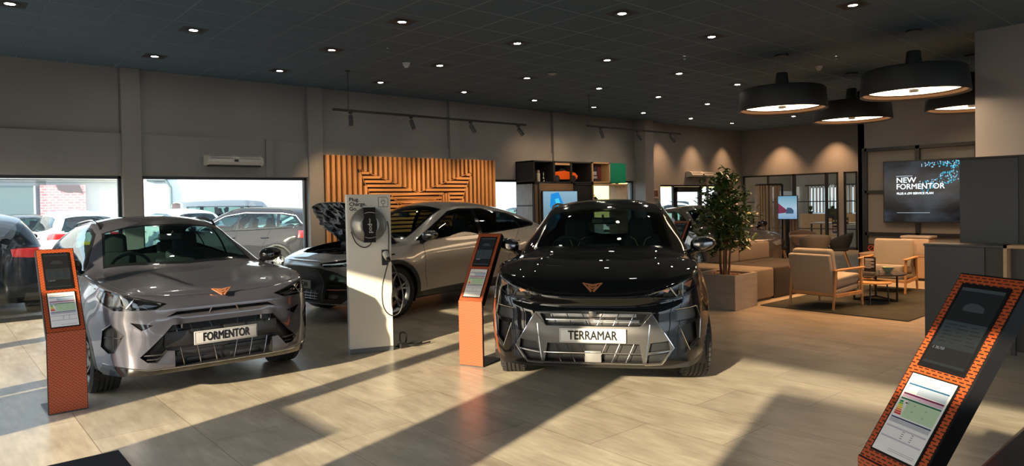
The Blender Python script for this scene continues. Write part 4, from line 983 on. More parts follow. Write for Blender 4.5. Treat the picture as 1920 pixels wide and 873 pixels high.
_gen = {}
def shape_params(kind):
    if kind == 'suv': L0, H, hw, zb, wr, wb = 4.40, 1.62, .92, 1.04, .345, 1.32
    elif kind == 'hatch': L0, H, hw, zb, wr, wb = 4.32, 1.53, .90, .99, .335, 1.36
    else: L0, H, hw, zb, wr, wb = 4.95, 1.98, .99, 1.10, .34, 1.62
    xF, xR = L0 / 2, -L0 / 2
    van = kind == 'van'
    hd = -.42 if van else 0.0
    top = H
    cw = xF - (.62 if van else 1.10); hx = cw - (.72 if van else .82)
    zh = zb + .06
    rl = .05 if van else .32
    c = dict(w=[(xR, .97), (-1.3, 1.0), (0, .985), (1.3, 1.0), (xF, .985)], p=[(0, .93), (.1, .97), (.3, .99), (.55, 1.0), (.8, .98), (1, .935)],
             fx=[(0, -.06), (.1, 0), (.55, 0), (.8, -.03), (1, -.06)], rx=[(0, .06), (.12, 0), (.4, 0), (.5, .04), (.8, .05), (1, .06)],
             zs=[(xR, .32), (-1.7, .24), (1.7, .235), (xF, .25)], zb=[(xR, zb + .03), (-1.2, zb + .03), (0, zb), (1.2, zb - .03), (xF - .3, zb - .09), (xF, zb - .16)],
             zc=[(xR, zb + .04), (xR + rl * .4, top - .28), (xR + rl, top - .12), (-1.1, top - .03), (-.3, top), (hx, top - .09), (cw, zh + .0), (cw + .12, zh - .03), (xF - .3, zb - .04), (xF, zb - .18)],
             zg=[(xR, zb + .03), (xR + rl * .4, top - .36), (xR + rl, top - .20), (-1.1, top - .10), (-.3, top - .075), (hx - .12, top - .15), (cw - .2, zh - .01), (cw - .1, zh - .03), (xF - .3, zb - .05), (xF, zb - .17)],
             yg=[(xR, hw * .66), (-1, hw * .68 if not van else hw * .82), (0, hw * .68 if not van else hw * .82), (hx, hw * .68), (cw - .2, hw * .76), (xF, hw * .65)],
             bul=[(xR, 0), (xR + .3, .025), (hx, .025), (cw, .006), (xF, 0)], pw=[(xR, 3.0), (cw - .1, 3.0), (xF, 2.2)], ze=lambda q: zb - .18 + .02 * q ** 3, zr=lambda q: zb + .03)
    zt = top - .10
    dl = [(cw - .36, zb + .03), (cw - .42, zb + .09), (hx - .16, zt - .105), (-.4, zt - .03), (xR + .85, zt - .055), (xR + .52, zt - .11), (xR + .30, zb + .17), (xR + .5, zb + .10), (-.5, zb + .045)]
    x1 = -.30
    pan = [[(cw - .50, zb + .05), (cw - .52, zb + .11), (hx - .20, zt - .13), (-.24, zt - .06), (-.24, zb + .065)], [(x1, zb + .07), (x1, zt - .06), (xR + .98, zt - .075), (xR + .92, zb + .11)], [(xR + .86, zb + .115), (xR + .90, zt - .08), (xR + .58, zt - .14), (xR + .40, zb + .18), (xR + .5, zb + .14)]]
    if van: dl = [(cw - .2, zb + .05), (hx - .12, zt - .25), (-.0, zt - .22), (xR + .3, zt - .22), (xR + .3, zb + .12), (-.0, zb + .06)]; pan = [[(cw - .34, zb + .09), (hx - .16, zt - .29), (.15, zt - .26), (.15, zb + .10)], [(.0, zb + .12), (.0, zt - .26), (-.95, zt - .26), (-.95, zb + .12)], [(-1.1, zb + .14), (-1.1, zt - .26), (xR + .38, zt - .26), (xR + .38, zb + .16)]]
    return dict(xF=xF, xR=xR, hw=hw, axles=(wb, -wb), wr=wr, arch_r=wr + .025, track=hw - .13, ww=.225, wall=.11, flare=.02, crease=.008, x0f=xF - 1.05, x0r=xR + .9, kf=(.17, 5), kr=(.12, 6), eb=.12, c=c, dlo=dl, panes=pan, clear=3,
                ws_out=[(cw + .04, 0), (cw, .35), (cw - .17, hw * .72), (hx - .09, hw * .61), (hx - .03, 0)], ws_in=[(cw - .03, 0), (cw - .06, .33), (cw - .21, hw * .68), (hx - .05, hw * .57), (hx + .02, 0)],
                rw_out=[(xR + rl * .95, 0), (xR + rl * .95, .50), (xR + .09, .56), (xR + .045, 0)], rw_in=[(xR + rl * .85, 0), (xR + rl * .85, .46), (xR + .12, .50), (xR + .07, 0)], dash=cw - .38, dashz=zb + .0, mirror_in=(hx + .15, top - .2), zb0=zb, top=top)
def generic_car(kind, paint, label, loc, heading, plate=None, rear_plate=True, trimline=False, rail=False, scale=1.0, cat='car', group=None, dark_low=True):
    key = (kind, trimline, rail)
    if key not in _gen:
        D = shape_params(kind); zb = D['zb0']; xR = D['xR']; xF = D['xF']; hw = D['hw']
        root = thing('car' if kind != 'van' else 'van', label, cat, loc, R_(heading), group, scale)
        s = Shell(D, .62); fr = lambda c, n: n.x > .12 and c.x > xF - .9; rr = lambda c, n: n.x < -.12 and c.x < xR + .9
        s.cut('headlamp', [(.46, zb - .24), (.55, zb - .31), (.84, zb - .28), (.90, zb - .14), (.70, zb - .19)], 'x', M_lampchrome, pred=fr)
        g = s.cut('grille', [(0, zb - .26), (.40, zb - .26), (.33, zb - .44), (0, zb - .44)], 'x', M_black, pred=fr)
        s.cut('lower_grille', [(0, .42), (.50, .42), (.62, .30), (0, .30)], 'x', M_black, pred=fr)
        if kind == 'van': s.cut('tail_lamp', [(.80, zb - .25), (.80, zb + .30), (1.0, zb + .3), (1.0, zb - .25)], 'x', M_red, pred=rr, front=False, solid=.012)
        else: s.cut('tail_lamp', [(.44, zb - .10), (.42, zb + .015), (.95, zb + .03), (.95, zb - .14), (.62, zb - .12)], 'x', M_red, pred=rr, front=False, solid=.012)
        s.cut('rear_bumper', [(0, .50), (.60, .50), (.95, .56), (.95, .22), (0, .22)], 'x', M_clad, pred=rr, front=False)
        greenhouse(s, D, root, M_privacy if kind != 'hatch' else M_carglass)
        # tailgate glass
        rw = s.cut('tailgate_window_border', [(0, D['top'] - .17), (.50, D['top'] - .20), (.62, zb + .08), (0, zb + .06)], 'x', M_frit, pred=lambda c, n: n.x < -.3 and c.x < xR + .6, front=False)
        arches(s, D, M_clad, .05, [(1.0, .18), (-1.0, .18), (-.98, .36), (.98, .34)])
        door_lines(s, D, ([(.88, zb - .02), (.86, .6), (.90, .36)], [(-.27, zb + .02), (-.27, .36)], [(-1.15, zb + .05), (-1.05, .9), (-.93, .62), (-.93, .36)]))
        for x in (-.05, -.92): s.strip('door_handle', [(x, zb - .13), (x - .19, zb - .125)], 'y', .014, M_blackgloss, off=.012)
        if trimline: s.strip('window_trim', D['dlo'] + [D['dlo'][0]], 'y', .011, M_chrome, off=.004)
        if rail: rails(s, [(.15, .55), (0, .56), (-1.5, .55), (-1.6, .54)], M_satin)
        m = MB().tube([(xR + .02, .05, zb + .10), (xR - .0, .34, zb + .16)], .012, 6); s.add('rear_wiper', m.bm, M_black, both='single')
        door_mirror(s, D['axles'][0] - .55, hw + .07, zb + .10, M_blackgloss)
        arch_liners(s, D); underbody(s, D)
        s.finish(root, paint)
        interior(s, root, D, sz=(.0 if kind == 'hatch' else .08 if kind == 'suv' else .3))
        add_wheels(root, D, 'ten' if kind != 'suv' else 'multi', 0, M_rim)
        if rear_plate: number_plate(root, None, (xR - .0, 0, .78 if kind != 'van' else .62), (.52, .112), M_plate_y, True)
        number_plate(root, None, (xF + .005, 0, .46), (.52, .112), M_plate)
        _gen[key] = (root, paint); return root
    src, p0 = _gen[key]; r = copy_tree(src); r.location = loc; r.rotation_euler = (0, 0, R_(heading)); r.scale = (scale,) * 3; r['label'] = label
    if group: r['group'] = group
    elif 'group' in r: del r['group']
    for ch in r.children:
        for sl in ch.material_slots:
            if sl.material == p0: sl.link = 'OBJECT'; sl.material = paint
    return r
M_lampchrome = P('lamp_chrome', (0.5, 0.52, 0.55), 0.15, .7, coat=1)
M_whitepaint = P('car_paint_white', (0.75, 0.76, 0.77), 0.35, coat=1.0)
M_navypaint = P('car_paint_navy', (0.016, 0.019, 0.024), 0.6, coat=.5, spec=.1)
M_darkpaint = P('car_paint_charcoal', (0.030, 0.030, 0.036), 0.7, 0, coat=.35, spec=.05)
M_vanpaint = P('van_paint_grey', (0.16, 0.18, 0.20), 0.35, .3, coat=1.0)
M_bornpaint = P('car_paint_bronze_grey', (0.075, 0.066, 0.06), 0.35, .3, coat=1.0)
M_redpaint = P('car_paint_red', (0.5, 0.02, 0.02), 0.3, coat=1.0)
# ================================================================== THE CARS IN PLACE
build_terramar(); build_formentor(); build_tavascan()
generic_car('hatch', M_bornpaint, 'dark bronze-grey hatchback parked behind the potted tree', (13.5, 8.75, 0), 238, scale=.95)
generic_car('suv', M_navypaint, 'black SUV seen from behind just outside the glass, beside the brick-patterned stand', (.52, 14.75, -.02), 91)
generic_car('suv', M_whitepaint, 'white SUV with its tailgate towards the showroom, seen above the first stand', (3.05, 21.9, -.02), 93)
generic_car('hatch', M_navypaint, 'small dark hatchback with yellow plate far behind the black SUV', (2.75, 31.0, -.02), 86)
generic_car('suv', M_darkpaint, 'charcoal SUV with chrome window line parked outside the second window', (6.0, 16.85, -.02), 128, trimline=True, rail=True)
generic_car('suv', M_whitepaint, 'white SUV whose roof shows just above the roof of the grey crossover', (6.1, 23.8, -.02), 96)
generic_car('hatch', M_whitepaint, 'white hatchback between the grey van and the charcoal SUV', (9.6, 21.4, -.02), 158, scale=1.05)
generic_car('van', M_vanpaint, 'grey panel van standing side-on in front of the white building', (10.6, 31.5, -.02), 2, scale=1.02)
generic_car('hatch', M_whitepaint, 'white hatchback seen in the window gap between slatted panel and shelving', (15.6, 17.4, -.02), 200)
generic_car('hatch', M_whitepaint, 'white car seen through the left pane beside the glass door', (23.5, 18.0, -.02), 170)
generic_car('suv', M_whitepaint, 'white SUV seen through the glass of the entrance door', (28.2, 20.0, -.02), 215)
# ------------------------------------------------------------------ outside buildings
M_render = P('render_white', (.8, .8, .8), .8); M_sheet = P('sheet_grey', (.42, .45, .47), .6); M_sheetd = P('sheet_dark', (.12, .17, .18), .3)
def building(label, x0, x1, y, h, m, depth=8, nm='building'):
    r = thing(nm, label, 'building', ((x0 + x1) / 2, y, -.02)); w = (x1 - x0) / 2
    MB().box(-w, w, 0, depth, -.02, h).build('facade', m, r); MB().box(-w - .15, w + .15, -.2, depth, h, h + .12).build('roof_edge', M_sheet, r)
    return r
b = building('low grey workshop with white fascia and red brick poster far outside', -22, 7.9, 40, 3.05, M_sheet, 6)
MB().box(-14.9, 14.9, -.5, -.05, 3.17, 5.2).build('fascia', M_render, b)
wd = MB(); wd.box(-12, 11.15, -.12, 0, 0.0, 2.85); wd.build('workshop_window', M_sheetd, b)
m = MB()
for k in range(12): m.box(-12 + k * 2.1, -11.93 + k * 2.1, -.2, -.1, 0, 2.85)
m.build('window_frame', M_sheet, b)
mp = P('poster_brick', (.5, .2, .22), .6); n, l, bb = nodes(mp); tc = n.new('ShaderNodeTexCoord'); br = n.new('ShaderNodeTexBrick'); mpp = n.new('ShaderNodeMapping'); mpp.inputs['Rotation'].default_value = (R_(90), 0, 0)
l.new(tc.outputs['Object'], mpp.inputs[0]); l.new(mpp.outputs[0], br.inputs[0]); br.inputs['Scale'].default_value = 1; br.inputs['Brick Width'].default_value = .30; br.inputs['Row Height'].default_value = .13; br.inputs['Mortar Size'].default_value = .018
br.inputs['Color1'].default_value = (.50, .20, .24, 1); br.inputs['Color2'].default_value = (.58, .28, .31, 1); br.inputs['Mortar'].default_value = (.75, .55, .56, 1); l.new(br.outputs[0], bb.inputs['Base Color'])
po = MB().box(11.35, 13.25, -.2, -.13, .4, 2.9).build('brick_poster', mp, b)
MB().prism([(12.0, 2.88), (13.0, 2.88), (13.15, 2.45), (12.8, 2.55), (12.5, 2.5), (12.1, 2.62)], -.02, .02, Matrix.Translation((0, -.22, 0)) @ Matrix.Rotation(R_(90), 4, 'X')).build('poster_shape', P('poster_dark', (.10, .07, .08), .6), po)
b = building('tall white rendered building behind the van', 8.1, 64, 36, 9, M_render)
MB().tube([(-27.1, -.1, 8.9), (-27.1, -.1, 3.0), (-26.9, -.1, 2.65), (-26.9, -.1, 0)], .07, 8).build('downpipe', M_sheetd, b)
MB().box(-27.95, -27.1, -.12, 0, 2.95, 3.02).build('gutter', M_sheetd, b)
b = building('yellow fronted unit outside the entrance door', 36, 60, 29, 3.6, P('render_yellow', (.75, .60, .22), .8), 5)
MB().box(-12, 12, -.1, 0, 0, 2.45).build('shopfront', M_render, b)

# ------------------------------------------------------------------ ceiling lights
M_lamp = P('downlight_glow', (1, 1, 1), .5, emit=(1.0, .90, .72), es=110)
M_ring = P('downlight_ring', (.02, .022, .025), .4)
dl0 = thing('downlight', 'small round recessed downlight shining in the dark tiled ceiling', 'downlight', (0, 0, CZ), 0, 'recessed downlights in the ceiling')
dl0_parts = [MB().lathe([(.048, -.0012), (.092, -.0012), (.094, -.006), (.088, -.010), (.050, -.006)], 28).build('trim_ring', M_ring, dl0, smooth=40), MB().box(-.15, .15, -.15, .15, -.001, .001).build('mounting_plate', P('plate_dark', (.018, .028, .038), .6), dl0), MB().lathe([(0, -.004), (.049, -.004), (.049, -.0012), (0, -.0012)], 28).build('diffuser', M_lamp, dl0)]
XS = [.76, 2.615, 4.48, 6.36, 8.265, 10.195, 12.12, 14.0, 16.1, 18.2]; first = True
for x in XS:
    for y in (1.5, 3.37, 5.25, 7.14, 9.03, 10.91):
        if y in (3.37, 5.25) and 9 < x < 14: continue
        if x > 11 and y < 3: continue
        if x > 14.5 and y < 6: continue
        if x < 2 and y < 9: continue
        if x < 4 and y < 9: continue
        if (x, y) in ((.76, 10.91),): continue
        # only the ones the picture shows
        if (y == 1.5) or (y == 3.37 and x < 8) or (y == 5.25 and x < 6): continue
        o = dl0 if first else copy_tree(dl0); first = False; o.location = (x, y, CZ)
def warm_spot(loc, to, e, ang=50, blend=.8, col=(1, .62, .33), size=.03, par=None):
    d = bpy.data.lights.new('spot', 'SPOT'); d.energy = e; d.spot_size = R_(ang); d.spot_blend = blend; d.color = col; d.shadow_soft_size = size
    o = bpy.data.objects.new('spot_beam', d); COL.objects.link(o); o.location = loc
    o.rotation_euler = (Vector(to) - Vector(loc)).to_track_quat('-Z', 'Y').to_euler(); return o
# wall washers by the end walls
for x in (16.2, 17.9, 19.6): warm_spot((x, NY - .55, CZ - .02), (x, NY - .1, 0), 130, 78, .9, (1, .56, .28))
for y in (9.0, 10.7): warm_spot((EX - .55, y, CZ - .02), (EX - .15, y, 0), 210, 78, .9, (1, .54, .26))
warm_spot((14.2, 4.0, CZ - .02), (14.6, 4.0, 0), 40, 80)
for x, y in ((12.0, 10.6), (10.9, 10.6)): warm_spot((x, y, CZ - .02), (x, NY, 2.2), 30, 60)
# pendants
def pendant(x, y, label, first=None):
    if first: r = copy_tree(first); r.location = (x, y, 0); r['label'] = label; return r
    r = thing('pendant_lamp', label, 'lamp', (x, y, 0), 0, 'large drum pendants over the lounge')
    sh = P('pendant_shade', (.022, .025, .028), .6)
    MB().lathe([(.62, 2.98), (.655, 2.96), (.66, 2.975), (.635, 3.27), (.60, 3.30), (.12, 3.325), (0, 3.325)], 64).build('shade', sh, r, smooth=50)
    MB().lathe([(.62, 2.98), (.61, 2.985), (.60, 3.02), (.56, 3.03)], 64).build('inner_rim', P('pendant_inner', (.16, .10, .06), .5), r, smooth=50)
    MB().lathe([(0, 3.03), (.585, 3.03), (.585, 3.06), (0, 3.06)], 64).build('diffuser', P('pendant_glow', (1, 1, 1), .5, emit=(1, .70, .42), es=6.5), r)
    MB().lathe([(0, 3.32), (.10, 3.32), (.10, 3.38), (.085, 3.54), (.077, 3.55), (0, 3.55)], 32).build('neck', sh, r, smooth=40)
    m = MB()
    for k in range(3): a = 2 * math.pi * k / 3 + .3; m.tube([(.06 * math.cos(a), .06 * math.sin(a), 3.54), (.06 * math.cos(a), .06 * math.sin(a), CZ)], .005, 6)
    m.build('suspension_wire', M_chrome, r)
    MB().lathe([(0, CZ - .025), (.10, CZ - .025), (.10, CZ), (0, CZ)], 32).build('ceiling_rose', M_black, r)
    MB().cyl(.06, 3.0, 3.03, 20).build('diffuser_clip', M_black, r)
    return r
p0_ = pendant(10.22, 5.25, 'black drum pendant hanging farthest from the grey column, nearest the window wall')
pendant(12.79, 5.25, 'black drum pendant hanging behind and between the two front ones', p0_)
pendant(10.2, 3.37, 'largest looking black drum pendant, hanging close beside the grey column')
pendant(12.79, 3.38, 'black drum pendant partly hidden by the grey column', p0_)
for x, y in ((10.22, 5.25), (12.79, 5.25), (10.2, 3.37), (12.79, 3.38)): warm_spot((x, y, 2.95), (x, y, 0), 260, 125, 1.0, (1, .42, .12), .5)
# detectors
def detector(x, y, label):
    r = thing('smoke_detector', label, 'smoke detector', (x, y, CZ)); w = P('detector_white', (.7, .72, .75), .5)
    MB().lathe([(0, -.01), (.062, -.01), (.062, 0), (0, 0)], 28).build('base', w, r); MB().lathe([(0, -.075), (.030, -.072), (.036, -.05), (.052, -.045), (.055, -.01), (0, -.01)], 28).build('sensor_head', w, r, smooth=40)
detector(5.82, 9.18, 'white smoke detector on the ceiling above the long track light'); detector(11.63, 5.31, 'white smoke detector on the ceiling behind the drum pendants')
r = thing('ceiling_sensor', 'flat white round sensor on the dark ceiling', 'sensor', (8.31, 8.43, CZ)); MB().lathe([(0, -.035), (.06, -.03), (.085, -.012), (.09, 0), (0, 0)], 32).build('cover', P('sensor_grey', (.4, .42, .44), .5), r, smooth=40); MB().lathe([(.088, -.012), (.096, -.008), (.096, 0), (.088, 0)], 32).build('ring', M_ring, r)
for x, y, lab in ((5.05, 8.45, 'tiny chrome sprinkler on the ceiling left of the smoke detector'), (9.0, 6.2, 'tiny chrome sprinkler on the ceiling in the middle of the room'), (11.0, 4.75, 'tiny chrome sprinkler on the ceiling beside the drum pendants')):
    r = thing('sprinkler', lab, 'sprinkler', (x, y, CZ)); MB().cyl(.03, -.008, 0, 16).build('plate', M_chrome, r); MB().cyl(.009, -.05, -.008, 10).cyl(.02, -.054, -.05, 12).build('nozzle', M_chrome, r)
# ------------------------------------------------------------------ track lights
def track(y, x0, x1, z, rods, heads, label):
    r = thing('track_light', label, 'track light', (0, y, 0))
    MB().box(x0, x1, -.018, .018, z - .02, z + .02, .003).build('rail', M_black, r)
    for x in rods: MB().tube([(x, 0, z + .02), (x, 0, CZ - .01)], .006, 6).cyl(.045, CZ - .012, CZ - .001, 16, Matrix.Translation((x, 0, 0))).build('hanging_rod', M_black, r)
    for x, dx, dy in heads:
        h = MB().box(-.03, .03, -.02, .02, z - .05, z - .02, .004).tube([(0, 0, z - .05), (0, 0, z - .10)], .01, 6).build('spot_head', M_black, r, (x, 0, 0))
        t = MB().cyl(.038, -.17, .0, 20).lathe([(.030, -.171), (.030, -.15), (0, -.15)], 20).build('barrel', P('spot_barrel', (.03, .034, .04), .4), h, (0, 0, z - .08), smooth=40)
        t.rotation_euler = (R_(dy), R_(dx), 0)
track(10.29, 5.10, 9.36, 3.175, (5.38,), ((5.42, 3, -8), (6.60, -10, -15), (7.93, -22, -20), (9.15, -25, -25)), 'long black ceiling track with four spots in front of the slatted panel')
track(9.72, 10.58, 13.90, 3.18, (10.65,), ((11.0, -8, -20), (12.25, -28, -25), (13.5, -30, -25)), 'black ceiling track with three spots in front of the shelving')
for x, tx in ((5.42, 6.0), (6.60, 7.2), (7.93, 8.2), (9.15, 9.3)): warm_spot((x, 10.29 + .06, 2.96), (tx, 12, 1.7), 105, 58, .9, (1, .66, .34))
for x in (11.0, 12.25, 13.5): warm_spot((x, 9.8, 2.96), (x + .4, 12, 2.4), 45, 55, .9, (1, .7, .42))
# ------------------------------------------------------------------ air curtains
def air_curtain(x0, x1, y, z0, z1, label):
    r = thing('air_curtain', label, 'heater', ((x0 + x1) / 2, y, (z0 + z1) / 2)); w = (x1 - x0) / 2; h = (z1 - z0) / 2
    body = P('enamel_cream', (.55, .53, .49), .4)
    MB().prism([(0, -h), (-.20, -h * .9), (-.24, -h * .3), (-.20, h * .6), (-.10, h), (0, h)], -w, w, Matrix(((0, 0, 1, 0), (1, 0, 0, 0), (0, 1, 0, 0), (0, 0, 0, 1)))).build('casing', body, r)
    m = MB()
    for a, b_ in ((-w + .06, -.06), (.06, w - .06)):
        for k in range(4): m.box(a, b_, -.225 + k * .022, -.215 + k * .022, h * (.35 + .15 * k), h * (.42 + .15 * k))
    m.build('inlet_grille', P('grille_grey', (.25, .25, .24), .5), r)
    MB().box(-w + .04, w - .04, -.195, -.05, -h - .02, -h + .02).build('outlet', M_black, r)
    MB().box(-.03, .03, -.25, -.235, -.03, .01).build('control_badge', M_black, r)
air_curtain(3.60, 4.54, NY - .04, 2.32, 2.50, 'cream air curtain heater on the wall above the second window')
air_curtain(17.56, 18.75, NY - .01, 2.27, 2.44, 'cream air curtain heater above the entrance door')
r = thing('exit_sign', 'small green lit exit sign below the heater above the door', 'sign', (18.35, NY - .02, 2.14)); MB().box(-.10, .10, -.02, .0, -.04, .04, .005).build('sign_body', P('sign_green', (.03, .16, .09), .4), r)
MB().prism([(-.03, -.03), (.0, -.01), (.03, -.03), (.01, .01), (.02, .035), (-.02, .035)], 0, .004, Matrix.Translation((0, -.021, 0)) @ Matrix.Rotation(R_(90), 4, 'X')).build('pictogram', M_plate, r)
r = thing('wall_print', 'small dark photographic print on the wall left of the entrance door', 'picture', (15.88, NY - .012, 1.78)); MB().box(-.32, .32, -.01, .01, -.14, .14).build('print_border', P('print_pink', (.42, .33, .29), .7), r); MB().box(-.27, .27, -.014, -.01, -.09, .09).build('print_image', noisy(P('print_dark', (.12, .06, .05), .6), 12, .6), r)

# ------------------------------------------------------------------ slatted panel with emblem
def slatted_panel():
    r = thing('slatted_panel', 'wide timber slat panel with a two-horned emblem in horizontal slats', 'wall panel', (0, 11.925, 0))
    x0, x1, zt = 5.74, 9.87, 2.56
    E_ = [(6.42, 2.30), (7.77, 1.84), (9.18, 2.28), (8.82, 1.50), (8.3, .9), (7.77, .35), (7.2, .9), (6.75, 1.55)]
    In = [(8.36, 1.79), (8.52, 1.85), (8.56, 1.56), (8.36, 1.60)]
    MB().box(x0, x1, .03, .09, .02, zt).build('backing_board', P('slat_backing', (.05, .03, .02), .8), r)
    def cross(poly, c, ax):
        o = []
        for (a, b_) in zip(poly, poly[1:] + poly[:1]):
            u0, u1 = a[ax], b_[ax]
            if (u0 - c) * (u1 - c) < 0: o.append(a[1 - ax] + (b_[1 - ax] - a[1 - ax]) * (c - u0) / (u1 - u0))
        return sorted(o)
    m = MB(); x = x0 + .03
    def vs_(x, segs):
        for a, b_ in segs:
            if b_ - a > .02: m.box(x - .03, x + .03, -.035, .03, a, b_, .003, 1)
    while x < x1:
        c = cross(E_, x, 0); segs = [(.02, zt)]
        if len(c) >= 2:
            segs = [(.02, c[0] - .01)] + [(c[i] + .01, c[i + 1] - .01) for i in range(1, len(c) - 1, 2)] + [(c[-1] + .01, zt)]
        vs_(x, segs); x += .1125
    m.build('vertical_slats', M_wood, r)
    m = MB(); z = .40
    while z < 2.3:
        c = cross(E_, z, 1)
        for a, b_ in zip(c[::2], c[1::2]):
            ci = cross(In, z, 1); L = [(a, b_)]
            if len(ci) == 2: L = [(a, ci[0]), (ci[1], b_)]
            for p, q in L:
                if q - p > .03: m.box(p + .01, q - .01, -.045, .03, z - .025, z + .025, .003, 1)
        z += .083
    for x in (8.40, 8.47, 8.54): m.box(x - .022, x + .022, -.045, .03, 1.59, 1.82, .003, 1)
    m.build('emblem_slats', M_wood, r)
    m = MB()
    for a, b_ in ((E_[0], E_[1]), (E_[1], E_[2]), (E_[2], E_[3]), (E_[7], E_[0]), (E_[6], E_[7]), (E_[3], E_[4])): m.tube([(a[0], -.03, a[1]), (b_[0], -.03, b_[1])], .007, 4)
    # mitred inner frames of the emblem
    for k in range(3):
        d = .055 * k; m.tube([(7.12 + d, -.05, 1.78 - d), (8.30 - d, -.05, 1.80 - d), (8.20 - d, -.05, 1.56 + d * .6), (7.30 + d, -.05, 1.56 + d * .6), (7.12 + d, -.05, 1.78 - d)], .008, 4)
    m.build('emblem_edge', M_wood, r)
slatted_panel()

# ------------------------------------------------------------------ shelving unit
M_sh = P('shelf_black', (.022, .022, .024), .5); M_pine = noisy(P('pine_edge', (.60, .38, .20), .5), 10, .12); M_gwood = noisy(P('grey_wood', (.30, .29, .28), .55), 6, .2, stretch=(6, 6, .7))
def shelving():
    r = thing('display_shelving', 'tall black display shelving with niches, pine edged boxes and a green panel', 'shelving', (0, 11.45, 0))
    d = .62; m = MB()
    def fr(m, x0, x1, z0, z1, t=.03, back=True):
        m.box(x0, x1, 0, d, z1 - t, z1).box(x0, x1, 0, d, z0, z0 + t).box(x0, x0 + t, 0, d, z0, z1).box(x1 - t, x1, 0, d, z0, z1)
        if back: m.box(x0, x1, d - .02, d, z0, z1)
    fr(m, 10.63, 11.30, 2.04, 2.56); fr(m, 11.30, 11.88, 2.04, 2.56, back=False); fr(m, 11.88, 12.60, 2.04, 2.56); m.build('upper_niche', M_sh, r)
    m = MB(); m.box(11.32, 11.87, .02, .05, 2.47, 2.52); m.build('niche_pelmet', M_pine, r)
    m = MB(); fr(m, 10.63, 10.80, 0, 2.04, .03, False); m.box(10.645, 10.66, .02, d, .03, 2.02); m.build('side_panel', M_sh, r)
    MB().box(10.618, 10.63, .05, d - .03, 1.53, 2.02).box(10.618, 10.63, .05, d - .03, .9, 1.50).build('grey_veneer', M_gwood, r)
    MB().box(10.66, 11.95, .02, .06, .4, 2.03).build('screen_surround', noisy(P('walnut', (.26, .17, .10), .5), 8, .2, stretch=(1, 1, 8)), r)
    m = MB(); fr(m, 11.97, 12.62, 1.1, 2.03); m.box(12.0, 12.6, .04, .06, 1.13, 2.0); m.build('lower_niche', M_sh, r)
    m = MB(); fr(m, 12.63, 13.30, 2.05, 2.57, .035, False); m.box(12.66, 13.27, d - .3, d - .28, 2.08, 2.54); m.build('pine_box', M_pine, r)
    MB().box(13.30, 13.93, 0, d, 2.05, 2.56, .004).build('green_panel', P('green_board', (.0, .24, .14), .5), r)
    m = MB(); fr(m, 12.64, 13.99, .5, 2.03, .035, False); m.build('open_pine_frame', M_pine, r)
    MB().box(12.66, 13.95, .1, d, 1.32, 1.35).build('shelf_board', M_pine, r)
    return r
shelving()
def screen(name, label, cat, loc, rz, w, h, content, bez=.015, t=.05):
    r = thing(name, label, cat, loc, rz); MB().box(-w / 2 - bez, w / 2 + bez, -.0, t, -h / 2 - bez, h / 2 + bez, .006).build('casing', M_black, r)
    MB().box(-w / 2, w / 2, -.004, .0, -h / 2, h / 2).build('display', content, r); return r
def emis_mat(name, build, strength):
    m = bpy.data.materials.new(name); m.use_nodes = True; n, l = m.node_tree.nodes, m.node_tree.links; b = n['Principled BSDF']
    b.inputs['Roughness'].default_value = .15; b.inputs['Base Color'].default_value = (.01, .01, .01, 1); b.inputs['Emission Strength'].default_value = strength
    l.new(build(n, l), b.inputs['Emission Color']); return m
def blue_grad(n, l):
    tc = n.new('ShaderNodeTexCoord'); sp = n.new('ShaderNodeSeparateXYZ'); l.new(tc.outputs['Generated'], sp.inputs[0]); cr = n.new('ShaderNodeValToRGB'); l.new(sp.outputs[2], cr.inputs[0])
    cr.color_ramp.elements[0].color = (.06, .11, .16, 1); cr.color_ramp.elements[1].color = (.26, .44, .56, 1); return cr.outputs[0]
E1 = emis_mat('screen_blue', blue_grad, .75)
r = screen('display_screen', 'screen showing a blue car from above, set in the shelving', 'screen', (11.44, 11.40, 1.28), 0, 1.14, 1.12, E1)
m = MB(); m.prism([(-.30, .50), (-.05, .54), (.20, .10), (.12, -.05), (-.02, -.20), (-.22, -.02), (-.34, .22)], 0, .004, Matrix.Translation((-.02, -.006, 0)) @ Matrix.Rotation(R_(90), 4, 'X'))
c1 = m.build('blue_car_picture', P('pic_blue', (.0, .05, .2), .3, emit=(.01, .16, .42), es=1.2), r)
MB().prism([(-.18, .38), (-.06, .40), (.06, .16), (-.08, .12)], .004, .008, Matrix.Translation((-.02, -.006, 0)) @ Matrix.Rotation(R_(90), 4, 'X')).prism([(-.20, .06), (-.04, .02), (-.06, -.10), (-.18, -.02)], .004, .008, Matrix.Translation((-.02, -.006, 0)) @ Matrix.Rotation(R_(90), 4, 'X')).build('car_glass_picture', P('pic_cyan', (0, .1, .2), .3, emit=(.05, .45, .6), es=1), c1)
